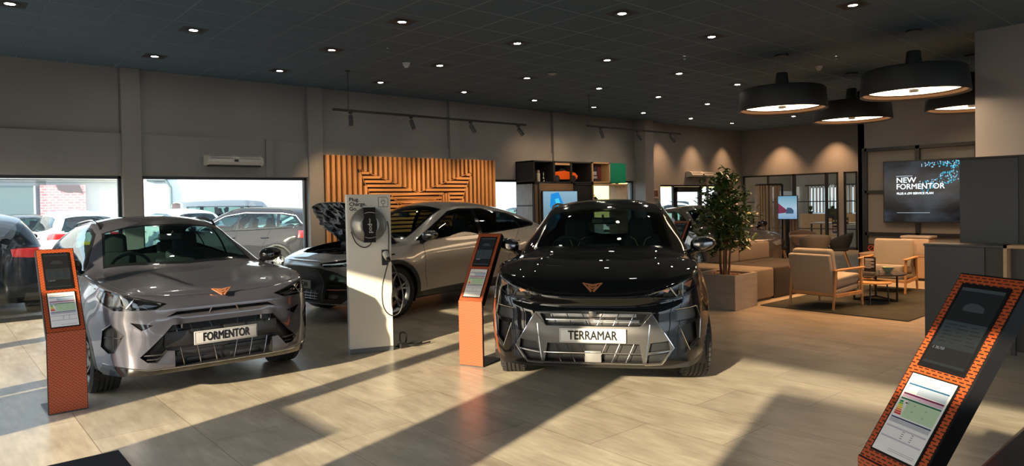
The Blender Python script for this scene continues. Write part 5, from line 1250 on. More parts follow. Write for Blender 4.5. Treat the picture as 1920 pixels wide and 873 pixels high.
# things on the shelves
r = thing('drinks_flask', 'beige drinks flask with dark cap in the left niche of the shelving', 'flask', (10.93, 11.62, 2.07))
MB().lathe([(0, 0), (.045, 0), (.048, .01), (.048, .19), (.035, .205), (0, .205)], 24).build('flask_body', P('flask_beige', (.5, .45, .38), .4), r, smooth=40); MB().lathe([(0, .205), (.036, .205), (.036, .26), (.03, .275), (0, .275)], 24).build('cap', P('cap_grey', (.25, .22, .2), .5), r, smooth=40)
r = thing('small_ornament', 'small dark ornament with a silver ball beside the flask', 'ornament', (11.08, 11.6, 2.07)); MB().lathe([(0, 0), (.035, 0), (.03, .03), (.015, .05), (.02, .2), (.008, .24), (0, .24)], 20).build('stem', M_darkchrome, r, smooth=40); MB().lathe([(.0, .055), (.025, .065), (.036, .09), (.025, .115), (0, .125)], 20).build('ball', M_chrome, r, smooth=60)
def toy_car():
    r = thing('ride_on_car', 'orange toy car with chrome wheels on the upper shelf', 'toy car', (11.72, 11.62, 2.07), R_(-8))
    org = P('toy_orange', (.85, .13, .01), .3, coat=.8)
    side = [(-.36, .08), (-.40, .16), (-.38, .22), (-.20, .25), (.0, .27), (.12, .25), (.32, .22), (.40, .15), (.38, .07), (.30, .06), (-.30, .06)]
    m = MB(); m.prism(side, -.12, .12, Matrix.Rotation(R_(90), 4, 'X')); me = m.build('body', org, r); bv = me.modifiers.new('round', 'BEVEL'); bv.width = .025; bv.segments = 3
    MB().prism([(-.20, .24), (-.10, .33), (.02, .31), (.05, .25)], -.10, .10, Matrix.Rotation(R_(90), 4, 'X')).build('seat', M_black, r)
    w = None
    for x in (-.24, .25):
        for y in (-.125, .105):
            m = MB().lathe([(.045, 0), (.075, 0), (.08, .008), (.08, .022), (.075, .03), (.045, .03)], 28, Matrix.Translation((x, y + (.03 if y > 0 else 0), .08)) @ Matrix.Rotation(R_(90), 4, 'X') @ Matrix.Translation((0, 0, -.015)))
            o = m.build('wheel', M_tyre, r, smooth=40)
            m = MB().lathe([(0, .004), (.05, .004), (.05, .026), (0, .026)], 20, Matrix.Translation((x, y + (.03 if y > 0 else 0), .08)) @ Matrix.Rotation(R_(90), 4, 'X') @ Matrix.Translation((0, 0, -.015)))
            m.build('hub_cap', M_chrome, o)
toy_car()
r = thing('framed_picture', 'dark picture with red and white marks inside the pine box', 'picture', (12.96, 11.70, 2.09)); MB().box(-.27, .27, 0, .02, 0, .44).build('picture_board', P('pic_dark', (.03, .035, .06), .4), r); MB().box(-.10, .10, -.004, 0, .17, .26).build('white_mark', P('mark_white', (.5, .5, .55), .5), r); MB().box(-.12, .12, -.004, 0, .08, .14).build('white_mark', P('mark_white', (.5, .5, .55), .5), r); MB().box(.14, .25, -.003, 0, .04, .40).build('red_band', P('mark_red', (.12, .02, .02), .5), r)
r = thing('bag', 'black shoulder bag standing in the open pine frame', 'bag', (12.98, 11.7, 1.35)); m = MB(); m.prism([(-.22, 0), (.26, 0), (.24, .12), (.10, .26), (-.02, .36), (-.14, .34), (-.22, .18)], -.08, .08, Matrix.Rotation(R_(90), 4, 'X')); o = m.build('pouch', M_seat, r); bv = o.modifiers.new('r', 'BEVEL'); bv.width = .03; bv.segments = 3; MB().tube([(-.14, 0, .33), (-.05, 0, .43), (.06, 0, .30)], .01, 6).build('strap', M_black, r)

# ------------------------------------------------------------------ charging post
def charging_post():
    a = math.atan2(6.479 - 6.635, 3.867 - 3.423)
    r = thing('charging_post', 'white electric car charging post reading Plug. Charge. Go. with round reel', 'charging post', (3.645, 6.557, 0), a)
    w = P('post_white', (.70, .67, .60), .4)
    H = 1.715
    MB().box(-.235, .235, 0, .12, .05, H, .004).build('panel', w, r); MB().box(-.235, .235, -.004, .124, 0, .05, .002).build('plinth', P('plinth_grey', (.12, .13, .135), .4), r)
    F = Matrix.Rotation(R_(90), 4, 'X')
    MB().lathe([(0, .10), (.10, .10), (.105, .095), (.175, .07), (.188, .05), (.192, 0), (0, 0)], 56, F).build('reel_shell', None, r, (-.012, 0, 1.385), smooth=30).data.materials.append(P('reel_grey', (.24, .24, .235), .35, .6))
    m = MB(); m.prism([(-.060, -.185), (.060, -.185), (.060, -.08), (.076, -.045), (.076, .045), (.060, .08), (.060, .19), (-.060, .19), (-.060, .08), (-.076, .045), (-.076, -.045), (-.060, -.08)], 0, .115, F); fc = m.build('reel_faceplate', P('faceplate_black', (.008, .008, .009), .6, spec=.2), r, (-.012, 0, 1.385))
    m = MB()
    for z0 in (-.125, .125): m.tube([(x, -.117, z0 + (.012 if z0 > 0 else -.012) * (1 - (x / .06) ** 2)) for x in np.linspace(-.057, .057, 9)], .0022, 4)
    m.build('light_arc', P('arc_white', (.7, .7, .7), .4), fc)
    for t, sz, dx, dz in (('pod', .065, 0, -.035), ('POINT', .022, 0, .04)):
        me = text_mesh(t, sz, 1, .0005, thick=.001 if sz > .05 else 0); me.materials.append(P('print_white', (.75, .75, .75), .5)); o = link('lettering', me, fc, (dx, -.1165, dz)); o.rotation_euler = (0, R_(-90), 0); o.rotation_euler = (Matrix.Rotation(R_(-90), 3, 'Y') @ Matrix.Rotation(R_(90), 3, 'X')).to_euler()
    for i, t in enumerate(('Plug.', 'Charge.', 'Go.')):
        me = text_mesh(t, .055, 1.05, .0005, 'LEFT', thick=.0016); me.materials.append(M_ink); o = link('lettering', me, r, (-.21, -.0015, 1.66 - i * .050)); o.rotation_euler = (R_(90), 0, 0)
    m = MB(); bx = .155; bz = 1.63
    for p, q in (((-.052, -.052), (.052, -.052)), ((.052, -.052), (.052, .035)), ((.052, .035), (.035, .052)), ((.035, .052), (-.052, .052)), ((-.052, .052), (-.052, -.052)),
                 ((-.022, .010), (.022, .010)), ((-.022, .010), (-.018, -.012)), ((.022, .010), (.018, -.012)), ((-.018, -.012), (0, -.022)), ((.018, -.012), (0, -.022)), ((0, -.022), (0, -.05)), ((-.010, .010), (-.010, .036)), ((.010, .010), (.010, .036))):
        m.tube([(p[0], -.001, p[1]), (q[0], -.001, q[1])], .0022, 4)
    m.build('plug_symbol', M_ink, r, (bx, 0, bz))
    MB().box(-.035, .035, -.012, 0, -.10, .07, .02, 4).build('connector_holder', M_black, r, (.16, 0, 1.04))
    m = MB().lathe([(0, -.09), (.026, -.088), (.030, -.05), (.034, 0), (.034, .02), (0, .02)], 20, Matrix.Rotation(R_(90 + 25), 4, 'X') @ Matrix.Rotation(R_(180), 4, 'X'))
    m.build('plug', P('plug_white', (.6, .58, .52), .4), r, (.165, -.04, 1.06), smooth=40)
    MB().lathe([(0, 0), (.022, 0), (.024, .05), (.014, .07), (0, .07)], 16, Matrix.Rotation(R_(120), 4, 'X')).build('plug_grip', M_black, r, (.175, -.10, 1.03), smooth=40)
    # cables
    def bez(P_, n=26):
        P_ = [Vector(p) for p in P_]; out = []
        Q = [P_[0]] + P_ + [P_[-1]]
        for i in range(1, len(Q) - 2):
            for k in range(n // (len(P_) - 1) + 1):
                t = k / (n // (len(P_) - 1) + 1); a_, b_, c_, d_ = Q[i - 1], Q[i], Q[i + 1], Q[i + 2]
                out.append(.5 * ((2 * b_) + (-a_ + c_) * t + (2 * a_ - 5 * b_ + 4 * c_ - d_) * t * t + (-a_ + 3 * b_ - 3 * c_ + d_) * t ** 3))
        return out + [P_[-1]]
    MB().tube(bez([(-.20, -.03, 1.32), (-.15, -.03, 1.20), (-.07, -.03, 1.145), (.0, -.03, 1.17), (.01, -.04, 1.21)]), .006, 8).build('reel_cable', M_black, r)
    MB().tube(bez([(.19, -.03, 1.42), (.205, -.03, 1.32), (.20, -.03, 1.10), (.19, -.09, 1.04)]), .006, 8).build('reel_cable', M_black, r)
    MB().tube(bez([(.175, -.13, .99), (.11, -.10, .72), (.12, -.09, .50), (.20, -.10, .40), (.29, -.12, .44), (.33, -.12, .60), (.29, -.12, .80), (.20, -.13, 1.0)], 70), .0065, 8).build('charging_cable', M_black, r)
    return bez, r
bez, cp = charging_post()
r = thing('coiled_cable', 'black coiled cable lying on the floor beside the charging post', 'cable', (4.05, 6.52, 0))
MB().tube(bez([(-.12, .02, .02), (.02, .05, .03), (.02, .02, .14), (-.05, .03, .16), (-.06, 0, .05), (.05, -.03, .02), (.16, -.02, .02), (.22, .02, .02), (.12, .06, .02), (.0, .0, .03), (.10, -.07, .02), (.30, -.04, .02)], 90), .009, 8).build('cable_loop', M_black, r); MB().box(-.09, .02, -.04, .04, 0.0, .05, .01).build('transformer_box', M_black, r)

# ------------------------------------------------------------------ information stands
def kiosk_face():
    m = P('stand_orange', (.62, .11, .03), .45); n, l, b = nodes(m)
    tc = n.new('ShaderNodeTexCoord'); br = n.new('ShaderNodeTexBrick'); l.new(tc.outputs['Object'], br.inputs[0]); br.inputs['Scale'].default_value = 1
    br.inputs['Brick Width'].default_value = .0270; br.inputs['Row Height'].default_value = .0128; br.inputs['Mortar Size'].default_value = .0042; br.inputs['Mortar Smooth'].default_value = .0
    br.inputs['Color1'].default_value = (.012, .008, .008, 1); br.inputs['Color2'].default_value = (.014, .009, .008, 1); br.inputs['Mortar'].default_value = (.44, .078, .018, 1)
    l.new(br.outputs[0], b.inputs['Base Color']); return m
M_kiosk = kiosk_face(); M_kdark = P('stand_black', (.006, .006, .007), .6, spec=.2)
M_scr = emis_mat('stand_screen', lambda n, l: (lambda c: c.outputs[0])((lambda r: (setattr(r.outputs[0], 'default_value', (.055, .075, .08, 1)), r)[1])(n.new('ShaderNodeRGB'))), .25)
def stand(loc, heading, label, first=None):
    rz = R_(heading + 90)
    if first: c = copy_tree(first); c.location = loc; c.rotation_euler = (0, 0, rz); c['label'] = label; return c
    r = thing('information_stand', label, 'information stand', loc, rz, 'orange brick patterned information stands')
    W2 = .134
    lo = MB().box(-W2 + .004, W2 - .004, 0, .63, 0, .004).build('lower_panel', M_kiosk, r); lo.rotation_euler = (R_(90), 0, 0); lo.location = (0, -.001, .012)
    MB().box(-W2, W2, .0, .022, .006, .645, .002).build('lower_frame', M_kdark, r)
    MB().box(-W2, W2, .0, .40, 0, .012, .003).build('base_plate', P('stand_base', (.07, .075, .08), .4, .5), r)
    up = MB().box(-W2 + .006, W2 - .006, .004, .782, 0, .004).build('upper_panel', M_kiosk, r); up.rotation_euler = (R_(55.2), 0, 0); up.location = (0, -.001, .632)
    MB().box(-W2, W2, -.006, .79, -.06, .002, .003).build('upper_casing', M_kdark, up)
    MB().box(-.098, .098, .395, .745, .004, .008, .001).build('screen_bezel', M_kdark, up)
    sc = MB().box(-.085, .085, .415, .728, .008, .009).build('screen', M_scr, up)
    E = lambda nm, c, es: P(nm, (.01, .01, .01), .2, emit=c, es=es)
    MB().box(-.085, .085, .59, .715, .009, .0094).build('screen_picture', E('scr_dark', (.01, .012, .014), .3), sc); MB().box(-.085, .085, .425, .485, .009, .0094).build('screen_picture', E('scr_dark', (.01, .012, .014), .3), sc)
    m = MB().prism([(-.04, .635), (.045, .635), (.04, .655), (.01, .668), (-.02, .668), (-.04, .655)], .0094, .0098); m.build('screen_car', E('scr_car', (.05, .055, .06), .3), sc)
    m = MB()
    for k in range(6):
        for x in (-.07, -.02, .035): m.box(x, x + .02 + .012 * ((k * 7 + int(x * 100)) % 3), .575 - k * .014, .578 - k * .014, .009, .0095)
    m.build('screen_lines', E('scr_line', (.015, .02, .022), .3), sc)
    me = text_mesh('£ 28,750', .014, 1, .0003, 'LEFT'); me.materials.append(E('scr_txt', (.3, .32, .33), .5)); link('screen_price', me, sc, (-.075, .478, .0098))
    pb = MB().box(-.1, .1, .048, .368, .004, .009, .002).build('paper_holder', M_kdark, up)
    W_ = P('paper_white', (.78, .78, .78), .25, coat=.5)
    pp = MB().box(-.093, .093, .056, .362, .009, .010).build('paper_sheet', W_, pb)
    def strip(nm, c, rects):
        m = MB()
        for (x0, x1, y0, y1) in rects: m.box(x0, x1, y0, y1, .010, .0104)
        m.build(nm, P('ink_' + nm, c, .4), pp)
    strip('blue_header', (.02, .12, .25), [(-.085, .085, .318, .324)]); strip('blue_block', (.42, .50, .62), [(-.035, .085, .288, .317)])
    strip('purple_header', (.15, .01, .08), [(-.085, .085, .279, .285)]); strip('pink_block', (.62, .45, .55), [(-.085, .085, .268, .279)])
    strip('green_header', (.02, .16, .09), [(-.085, .085, .259, .265)]); strip('green_block', (.45, .62, .42), [(-.050, .085, .195, .258)])
    strip('navy_header', (.02, .04, .12), [(-.085, .085, .185, .190)]); strip('grey_table', (.45, .46, .52), [(-.085, .085, .168, .184), (-.085, .085, .150, .156), (-.085, .085, .110, .116)])
    for i, c in enumerate(((.0, .25, .05), (.15, .5, .05), (.7, .7, .0), (.8, .55, .0), (.8, .28, .02), (.7, .06, .02), (.6, .02, .02))): strip('band', c, [(-.083, -.070 + .003 * i, .247 - .0075 * i, .2525 - .0075 * i)]) if False else None
    for i, c in enumerate(((.0, .25, .05), (.15, .5, .05), (.7, .7, .0), (.8, .55, .0), (.8, .28, .02), (.7, .06, .02), (.6, .02, .02))):
        MB().box(-.083, -.068 + .0025 * i, .2465 - .0078 * i, .2525 - .0078 * i, .0102, .0107).build('energy_band', P('energy_%d' % i, c, .4), pp)
    strip('dark_print', (.05, .05, .06), [(-.058, -.042, .246, .251), (-.02, -.012, .244, .250), (.03, .038, .238, .244), (-.02, -.012, .22, .226), (.03, .038, .212, .218)] + [(-.08, .02 + .02 * (k % 3), .340 - k * .008, .3415 - k * .008) for k in range(2)] + [(-.08, .06 - .01 * (k % 2), .179 - k * .006, .1798 - k * .006) for k in range(2)] + [(-.01, .0, .146 - k * .008, .148 - k * .008) for k in range(4)] + [(.03, .038, .146 - k * .008, .148 - k * .008) for k in range(4)] + [(-.03, .08, .075 - k * .006, .076 - k * .006) for k in range(2)])
    return r
k1 = stand((.832, 6.37, 0), 271, 'orange brick-patterned stand in front of the grey crossover')
stand((4.02, 5.275, 0), 203, 'orange brick-patterned stand between charging post and black SUV', k1)
k3 = stand((2.497, .920, 0), 151.5, 'largest looking orange brick-patterned stand, leaning at the lower right edge', k1)
k3.scale = (1.017,) * 3
stand((8.06, 5.93, 0), 181, 'small looking brick-patterned stand half hidden behind the mirror of the black SUV', k1)
r = thing('display_plinth', 'black flat plinth whose corner shows at the lower left edge', 'plinth', (.2, 4.5, 0)); MB().box(-.5, .715, -.5, .475, 0, .05, .006).build('plinth_top', P('plinth_black', (.008, .010, .014), .7, spec=.2), r)
r = thing('desk', 'dark blue-grey desk end cut off by the lower right corner', 'desk', (2.3, .26, 0)); MB().box(-.45, .45, -.3, .27, .84, .9, .012, 3).build('desk_top', P('desk_top', (.035, .042, .05), .3), r); MB().box(-.42, .42, -.28, .24, 0, .84, .008).build('desk_body', M_black, r)
# ================================================================== LOUNGE AND OFFICE
M_rug = noisy(P('rug_green', (.035, .040, .032), .95), 5, .35, bump=.6, bscale=120)
r = thing('rug', 'dark green-grey rug under the armchairs and coffee tables', 'rug', (11.0, 4.2, 0)); MB().box(-1.65, 1.7, -1.03, .98, 0, .012, .004).build('pile', M_rug, r)
# planter and tree
r = thing('planter', 'square stone-grey planter filled with gravel', 'planter', (8.98, 5.53, 0), R_(4)); st = noisy(P('planter_stone', (.36, .31, .255), .7), 4, .12, stretch=(1, 1, 5))
m = MB(); m.box(-.36, .34, -.34, -.29, 0, .50, .004).box(-.36, .34, .29, .34, 0, .50, .004).box(-.36, -.31, -.3, .3, 0, .50, .004).box(.29, .34, -.3, .3, 0, .50, .004).box(-.33, .31, -.3, .3, .02, .44); m.build('pot', st, r)
rn = random.Random(5); m = MB()
for k in range(420):
    x, y = rn.uniform(-.30, .28), rn.uniform(-.28, .28); s_ = rn.uniform(.010, .020); q = bmesh.ops.create_icosphere(m.bm, subdivisions=1, radius=s_)
    for v in q['verts']: v.co = Vector((x + v.co.x, y + v.co.y, .455 + v.co.z * .6 + rn.uniform(0, .012)))
tag(m.build('gravel', noisy(P('gravel', (.33, .20, .12), .8), 30, .3), r, smooth=None), kind='stuff')
def tree():
    r = thing('potted_fig_tree', 'green leafy fig tree growing in the square planter', 'tree', (8.98, 5.53, .45)); rn = random.Random(11)
    bark = P('bark', (.22, .13, .07), .8); m = MB(); tips = []
    H = 1.36
    for k in range(4):
        a = k * 1.6 + .3; p = Vector((.05 * math.cos(a), .05 * math.sin(a), 0)); pts = [p.copy()]; dr = Vector((.10 * math.cos(a), .10 * math.sin(a), 1))
        n = 10 if k < 3 else 7
        for i in range(n):
            p = p + dr.normalized() * H / 10; dr += Vector((rn.uniform(-.12, .12), rn.uniform(-.12, .12), 0)); dr.x *= .8; dr.y *= .8; pts.append(p.copy())
            if i > 1: tips.append((p.copy(), i / 10))
        m.tube(pts, [.017 * (1 - .75 * i / len(pts)) + .003 for i in range(len(pts))], 7)
    br_tips = []
    for p, t in tips:
        for q in range(4):
            a = rn.uniform(0, 6.28); w = .46 * (1 - abs(t - .38) * 1.2) + .05; L = rn.uniform(.5, 1) * w
            e = p + Vector((math.cos(a) * L, math.sin(a) * L, rn.uniform(-.04, .20))); mid = (p + e) / 2 + Vector((0, 0, .03)); m.tube([p, mid, e], [.006, .004, .002], 5); br_tips.append((p, mid, e))
    m.build('stem', bark, r, smooth=60)
    m = MB()
    for p, mid, e in br_tips:
        for q in range(17):
            t = rn.uniform(.25, 1.08); c = p.lerp(e, t) + Vector((rn.gauss(0, .035), rn.gauss(0, .035), rn.gauss(0, .04))); L = rn.uniform(.06, .115); Wd = L * .28
            yaw = rn.uniform(0, 6.28); pit = rn.uniform(-1.1, .5); Mx = Matrix.Translation(c) @ Matrix.Rotation(yaw, 4, 'Z') @ Matrix.Rotation(pit, 4, 'Y') @ Matrix.Rotation(rn.uniform(-.6, .6), 4, 'X')
            P0 = [Mx @ Vector(v) for v in ((0, 0, 0), (L * .22, Wd * .72, .006), (L * .55, Wd, .008), (L * .82, Wd * .6, .002), (L, 0, -.010), (L * .82, -Wd * .6, .002), (L * .55, -Wd, .008), (L * .22, -Wd * .72, .006), (L * .55, 0, -.002))]
            vs = [m.bm.verts.new(v) for v in P0]
            for i in range(8): m.bm.faces.new((vs[i], vs[(i + 1) % 8], vs[8])).smooth = True
    lf = P('leaf_green', (.035, .095, .022), .35, coat=.3); nn, ll, bb = nodes(lf); inf = nn.new('ShaderNodeTexCoord'); ns = nn.new('ShaderNodeTexNoise'); ns.inputs['Scale'].default_value = 9; ll.new(inf.outputs['Object'], ns.inputs[0]); cr = nn.new('ShaderNodeValToRGB'); ll.new(ns.outputs[0], cr.inputs[0])
    cr.color_ramp.elements[0].color = (.018, .06, .012, 1); cr.color_ramp.elements[0].position = .35; cr.color_ramp.elements[1].color = (.09, .17, .03, 1); cr.color_ramp.elements[1].position = .75; ll.new(cr.outputs[0], bb.inputs['Base Color'])
    me = bpy.data.meshes.new('foliage'); m.bm.to_mesh(me); m.bm.free(); link('foliage', me, r, None, lf)
tree()
# modular seating
M_f1 = noisy(P('fabric_taupe', (.20, .165, .125), .9), 60, .1, bump=.2, bscale=300); M_f2 = noisy(P('fabric_brown', (.045, .037, .031), .9), 60, .1, bump=.2, bscale=300)
def module(label, x0, x1, y0, y1, back, m1, m2):
    r = thing('seating_module', label, 'bench', ((x0 + x1) / 2, (y0 + y1) / 2, 0), 0, None); w, d = (x1 - x0) / 2, (y1 - y0) / 2
    MB().box(-w + .04, w - .04, -d + .04, d - .04, 0, .04).build('plinth', M_black, r); MB().box(-w, w, -d, d, .035, .50, .035, 3).build('seat', m1, r, smooth=40)
    if back:
        b0, b1, c0, c1, z = back; MB().box(b0, b1, c0, c1, .49, z, .03, 3).build('backrest', m2, r, smooth=40)
module('taupe upholstered bench end directly behind the planter', 9.42, 10.12, 5.36, 6.75, None, M_f1, M_f1)
module('dark brown upholstered bench running back from the rug', 10.14, 12.2, 5.36, 6.0, None, M_f2, M_f2)
module('taupe bench module with backrest, nearest the tree', 10.14, 10.70, 6.02, 6.78, (-.27, .27, -.1, .20, .80), M_f2, M_f1)
module('taupe bench module with backrest, right of the tree', 10.72, 11.75, 6.02, 6.78, (-.52, .50, -.1, .25, .80), M_f2, M_f1)
# armchairs
M_cf = noisy(P('armchair_fabric', (.36, .33, .28), .9), 80, .08, bump=.2, bscale=300); M_oak = noisy(P('oak_light', (.55, .30, .13), .45), 10, .12, stretch=(1, 1, .4))
def armchair(loc, heading, label, first=None):
    if first: c = copy_tree(first); c.location = loc; c.rotation_euler = (0, 0, R_(heading)); c['label'] = label; return c
    r = thing('armchair', label, 'armchair', loc, R_(heading), 'oak armchairs on the rug')
    for sy in (-1, 1):
        MB().tube([(.36, sy * .33, 0), (.31, sy * .33, .54)], [.017, .023], 10).build('leg', M_oak, r, smooth=50)
        MB().tube([(-.42, sy * .33, 0), (-.34, sy * .33, .56)], [.017, .023], 10).build('leg', M_oak, r, smooth=50)
        MB().box(-.40, .40, sy * .335 - .03, sy * .335 + .03, .535, .56, .012, 2).build('armrest', M_oak, r, smooth=40)
        MB().box(-.36, .34, sy * .33 - .012, sy * .33 + .012, .16, .215, .006).build('side_rail', M_oak, r)
    MB().box(-.38, -.35, -.33, .33, .18, .225, .006).build('cross_rail', M_oak, r); MB().box(.31, .34, -.33, .33, .17, .21, .006).build('cross_rail', M_oak, r)
    MB().box(-.30, .38, -.29, .29, .20, .29, .025, 3, Matrix.Rotation(R_(-5), 4, 'Y')).build('seat_base', M_cf, r, smooth=40)
    MB().box(-.28, .40, -.30, .30, .0, .14, .05, 4, Matrix.Translation((0, 0, .29)) @ Matrix.Rotation(R_(-5), 4, 'Y')).build('seat_cushion', M_cf, r, smooth=40)
    B = Matrix.Translation((-.26, 0, .25)) @ Matrix.Rotation(R_(-13), 4, 'Y')
    MB().box(-.12, -.04, -.31, .31, -.06, .55, .02, 3, B).build('back_frame', M_cf, r, smooth=40)
    MB().box(-.04, .09, -.30, .30, .12, .60, .05, 4, B).build('back_cushion', M_cf, r, smooth=40)
    return r
a1 = armchair((9.98, 4.47, .017), -6, 'beige oak-framed armchair seen from behind, nearer the rug corner')
armchair((12.15, 4.42, .017), 186, 'beige oak-framed armchair facing the room beyond the coffee tables', a1)
# coffee tables
r = thing('coffee_table', 'round black coffee table carrying the menu sign', 'table', (10.98, 4.18, .012)); MB().lathe([(0, .395), (.42, .395), (.425, .405), (.42, .415), (0, .415)], 48).build('table_top', P('table_black', (.015, .017, .018), .25), r, smooth=40)
for a in (20, 140, 260):
    c, s_ = math.cos(R_(a)) * .33, math.sin(R_(a)) * .33; MB().box(c - .012, c + .012, s_ - .012, s_ + .012, 0, .395).build('leg', M_black, r)
MB().tube([(math.cos(R_(a)) * .33, math.sin(R_(a)) * .33, .015) for a in (20, 140, 260)], .011, 4, closed=True).build('floor_frame', M_black, r)
r = thing('side_table', 'small round oak side table tucked beside the black coffee table', 'table', (10.55, 4.05, .016)); MB().lathe([(0, .30), (.24, .30), (.245, .31), (.24, .322), (0, .322)], 40).build('table_top', M_oak, r, smooth=40)
for a in (-50, 70, 190): c, s_ = math.cos(R_(a)) * .19, math.sin(R_(a)) * .19; MB().tube([(c * 1.15, s_ * 1.15, 0), (c, s_, .30)], .011, 6).build('leg', M_black, r)
r = thing('menu_sign', 'small black table sign with white lines of text', 'sign', (10.88, 4.22, .428), R_(-110 + 10)); MB().box(-.09, .09, -.004, .004, 0, .24).build('sign_board', M_black, r); MB().box(-.093, .093, -.03, .03, 0, .012).build('foot', P('acrylic', (.3, .3, .3), .2), r)
m = MB()
for k in range(9): m.box(-.075, (.02 if k % 3 == 2 else .065), .004, .0046, .205 - k * .017, .211 - k * .017 + (.003 if k < 2 else 0))
for k in range(9): m.box(-.075, (.02 if k % 3 == 2 else .065), -.0046, -.004, .205 - k * .017, .211 - k * .017 + (.003 if k < 2 else 0))
m.build('printed_lines', P('print_white', (.75, .75, .75), .5), r)
r = thing('bowl', 'small pale green bowl on the black coffee table', 'bowl', (11.06, 4.03, .428)); MB().lathe([(0, 0), (.035, 0), (.05, .02), (.085, .075), (.09, .085), (.082, .083), (.045, .025), (0, .015)], 32).build('bowl_body', P('bowl_green', (.30, .38, .28), .3), r, smooth=50)
r = thing('cup', 'small white cup between menu sign and bowl', 'cup', (10.93, 4.09, .428)); MB().lathe([(0, 0), (.022, 0), (.03, .05), (.027, .05), (.018, .006), (0, .006)], 24).build('cup_body', P('cup_white', (.6, .56, .5), .3), r, smooth=50); MB().tube([(.028, 0, .042), (.045, 0, .035), (.042, 0, .018), (.024, 0, .012)], .004, 6).build('cup_handle', P('cup_white', (.6, .56, .5), .3), r)
# cabinet, counter, pine niche
M_cab = P('cabinet_grey', (.050, .060, .070), .45); M_cab2 = P('cabinet_dark', (.045, .043, .038), .5)
r = thing('tall_cabinet', 'tall slate-grey cabinet in front of the pale grey column', 'cabinet', (9.2, 1.75, 0)); MB().box(-.29, .3, -.5, .73, 0, 2.0, .004).build('carcass', M_cab2, r); MB().box(-.305, -.29, .18, .725, .05, 1.985, .003).build('door', M_cab, r); MB().box(-.31, .31, -.51, .74, 1.99, 2.01).build('top_edge', M_black, r)
r = thing('counter', 'low slate-grey counter behind the leaning stand', 'counter', (8.6, 1.9, 0)); MB().box(-.28, .0, -.7, .75, 0, 1.04, .004).build('carcass', M_cab2, r); MB().box(-.30, -.28, .19, .75, .03, 1.04, .003).build('front_panel', M_cab, r); MB().box(-.305, .0, -.7, .76, 1.04, 1.065, .003).build('worktop', M_cab, r)
MB().box(-.25, -.15, .25, .33, 1.065, 1.067).build('worktop_socket', M_black, r)
r = thing('pine_niche', 'pine framed niche box at the right edge in front of the counter', 'shelf', (8.10, 1.70, .70)); m = MB(); m.box(-.1, .1, -.3, .16, 0, .03).box(-.1, .1, -.3, .16, .36, .39).box(-.1, .1, .13, .16, 0, .39).box(-.1, .1, -.3, -.27, 0, .39); m.build('pine_frame', M_pine, r); MB().box(.05, .08, -.28, .14, .02, .37).build('niche_back', M_cab2, r)
for y in (-.25, .1): MB().box(-.03, .03, y - .02, y + .02, -.70, 0).build('leg', M_black, r)
# screen wall
def trellis():
    r = thing('wall_trellis', 'black metal frame grid mounted on the grey screen wall', 'wall frame', (15.07, 4.0, 0)); m = MB()
    for y, w in ((1.93, .10), (.92, .08), (-.1, .08)): m.box(-.03, .03, y - w / 2, y + w / 2, .02 if y > 1 else .78, 2.60, .003)
    for z, t in ((2.56, .07), (1.68, .06), (.80, .07)): m.box(-.03, .03, -2.2, 1.93, z - t / 2, z + t / 2, .003)
    m.build('frame_bars', M_frame, r)
trellis()
def dark_scr(n, l):
    tc = n.new('ShaderNodeTexCoord'); mp = n.new('ShaderNodeMapping'); l.new(tc.outputs['Object'], mp.inputs[0]); mp.inputs['Scale'].default_value = (1, 1, 2)
    ns = n.new('ShaderNodeTexNoise'); ns.inputs['Scale'].default_value = 1.6; ns.inputs['Detail'].default_value = 5; l.new(mp.outputs[0], ns.inputs[0]); cr = n.new('ShaderNodeValToRGB'); l.new(ns.outputs[0], cr.inputs[0])
    cr.color_ramp.elements[0].position = .45; cr.color_ramp.elements[0].color = (.004, .006, .012, 1); cr.color_ramp.elements[1].position = .8; cr.color_ramp.elements[1].color = (.10, .14, .20, 1); return cr.outputs[0]
E2 = emis_mat('screen_night', dark_scr, .3)
r = screen('television', 'large wall screen advertising NEW FORMENTOR', 'television', (14.96, 4.43, 1.67), R_(-90), 2.16, 1.21, E2, .02, .07)
wt = P('screen_white', (0, 0, 0), .3, emit=(.85, .95, 1), es=1.1); cy = P('screen_cyan', (0, 0, 0), .3, emit=(.02, .42, .62), es=1.0); cy2 = P('screen_pale', (0, 0, 0), .3, emit=(.35, .55, .75), es=1.0)
for t, sz, x, z, w in (('NEW', .15, -.85, .225, .36), ('FORMENTOR', .15, -.85, .095, .86), ('PLUS A £99 SERVICE PLAN', .06, -.84, -.04, .66)):
    me = text_mesh(t, sz, 1, .0005, 'LEFT', thick=.002); me.materials.append(wt); k = w / (max(v.co.x for v in me.vertices) - min(v.co.x for v in me.vertices))
    for v in me.vertices: v.co.x *= k
    o = link('lettering', me, r, (x, -.006, z)); o.rotation_euler = (R_(90), 0, 0)
MB().box(-.84, -.24, -.006, -.005, -.43, -.422).box(-.85, -.55, -.006, -.005, .305, .318).build('small_print', P('screen_dim', (0, 0, 0), .3, emit=(.4, .5, .6), es=.8), r)
m = MB(); m2 = MB(); rn = random.Random(4)
for k in range(560):
    t = rn.random(); x = -.45 + 1.35 * t ** .7; z = .10 + .45 * rn.random() * (.4 + t) - .22 * (1 - t) * 0 + (.1 * math.sin(x * 5)); 
    if z > .59: continue
    if rn.random() < .35 and x < .5: z = .47 + .1 * rn.random()
    s_ = rn.uniform(.006, .03) * (2.4 if x > .5 else .7); a = rn.uniform(0, 6.28)
    (m if rn.random() < .65 else m2).prism([(x + s_ * math.cos(a + q), min(.598, z + s_ * 1.3 * math.sin(a + q))) for q in (0, 2.1, 3.6)], 0, .0006, Matrix.Translation((0, -.0045, 0)) @ Matrix.Rotation(R_(90), 4, 'X'))
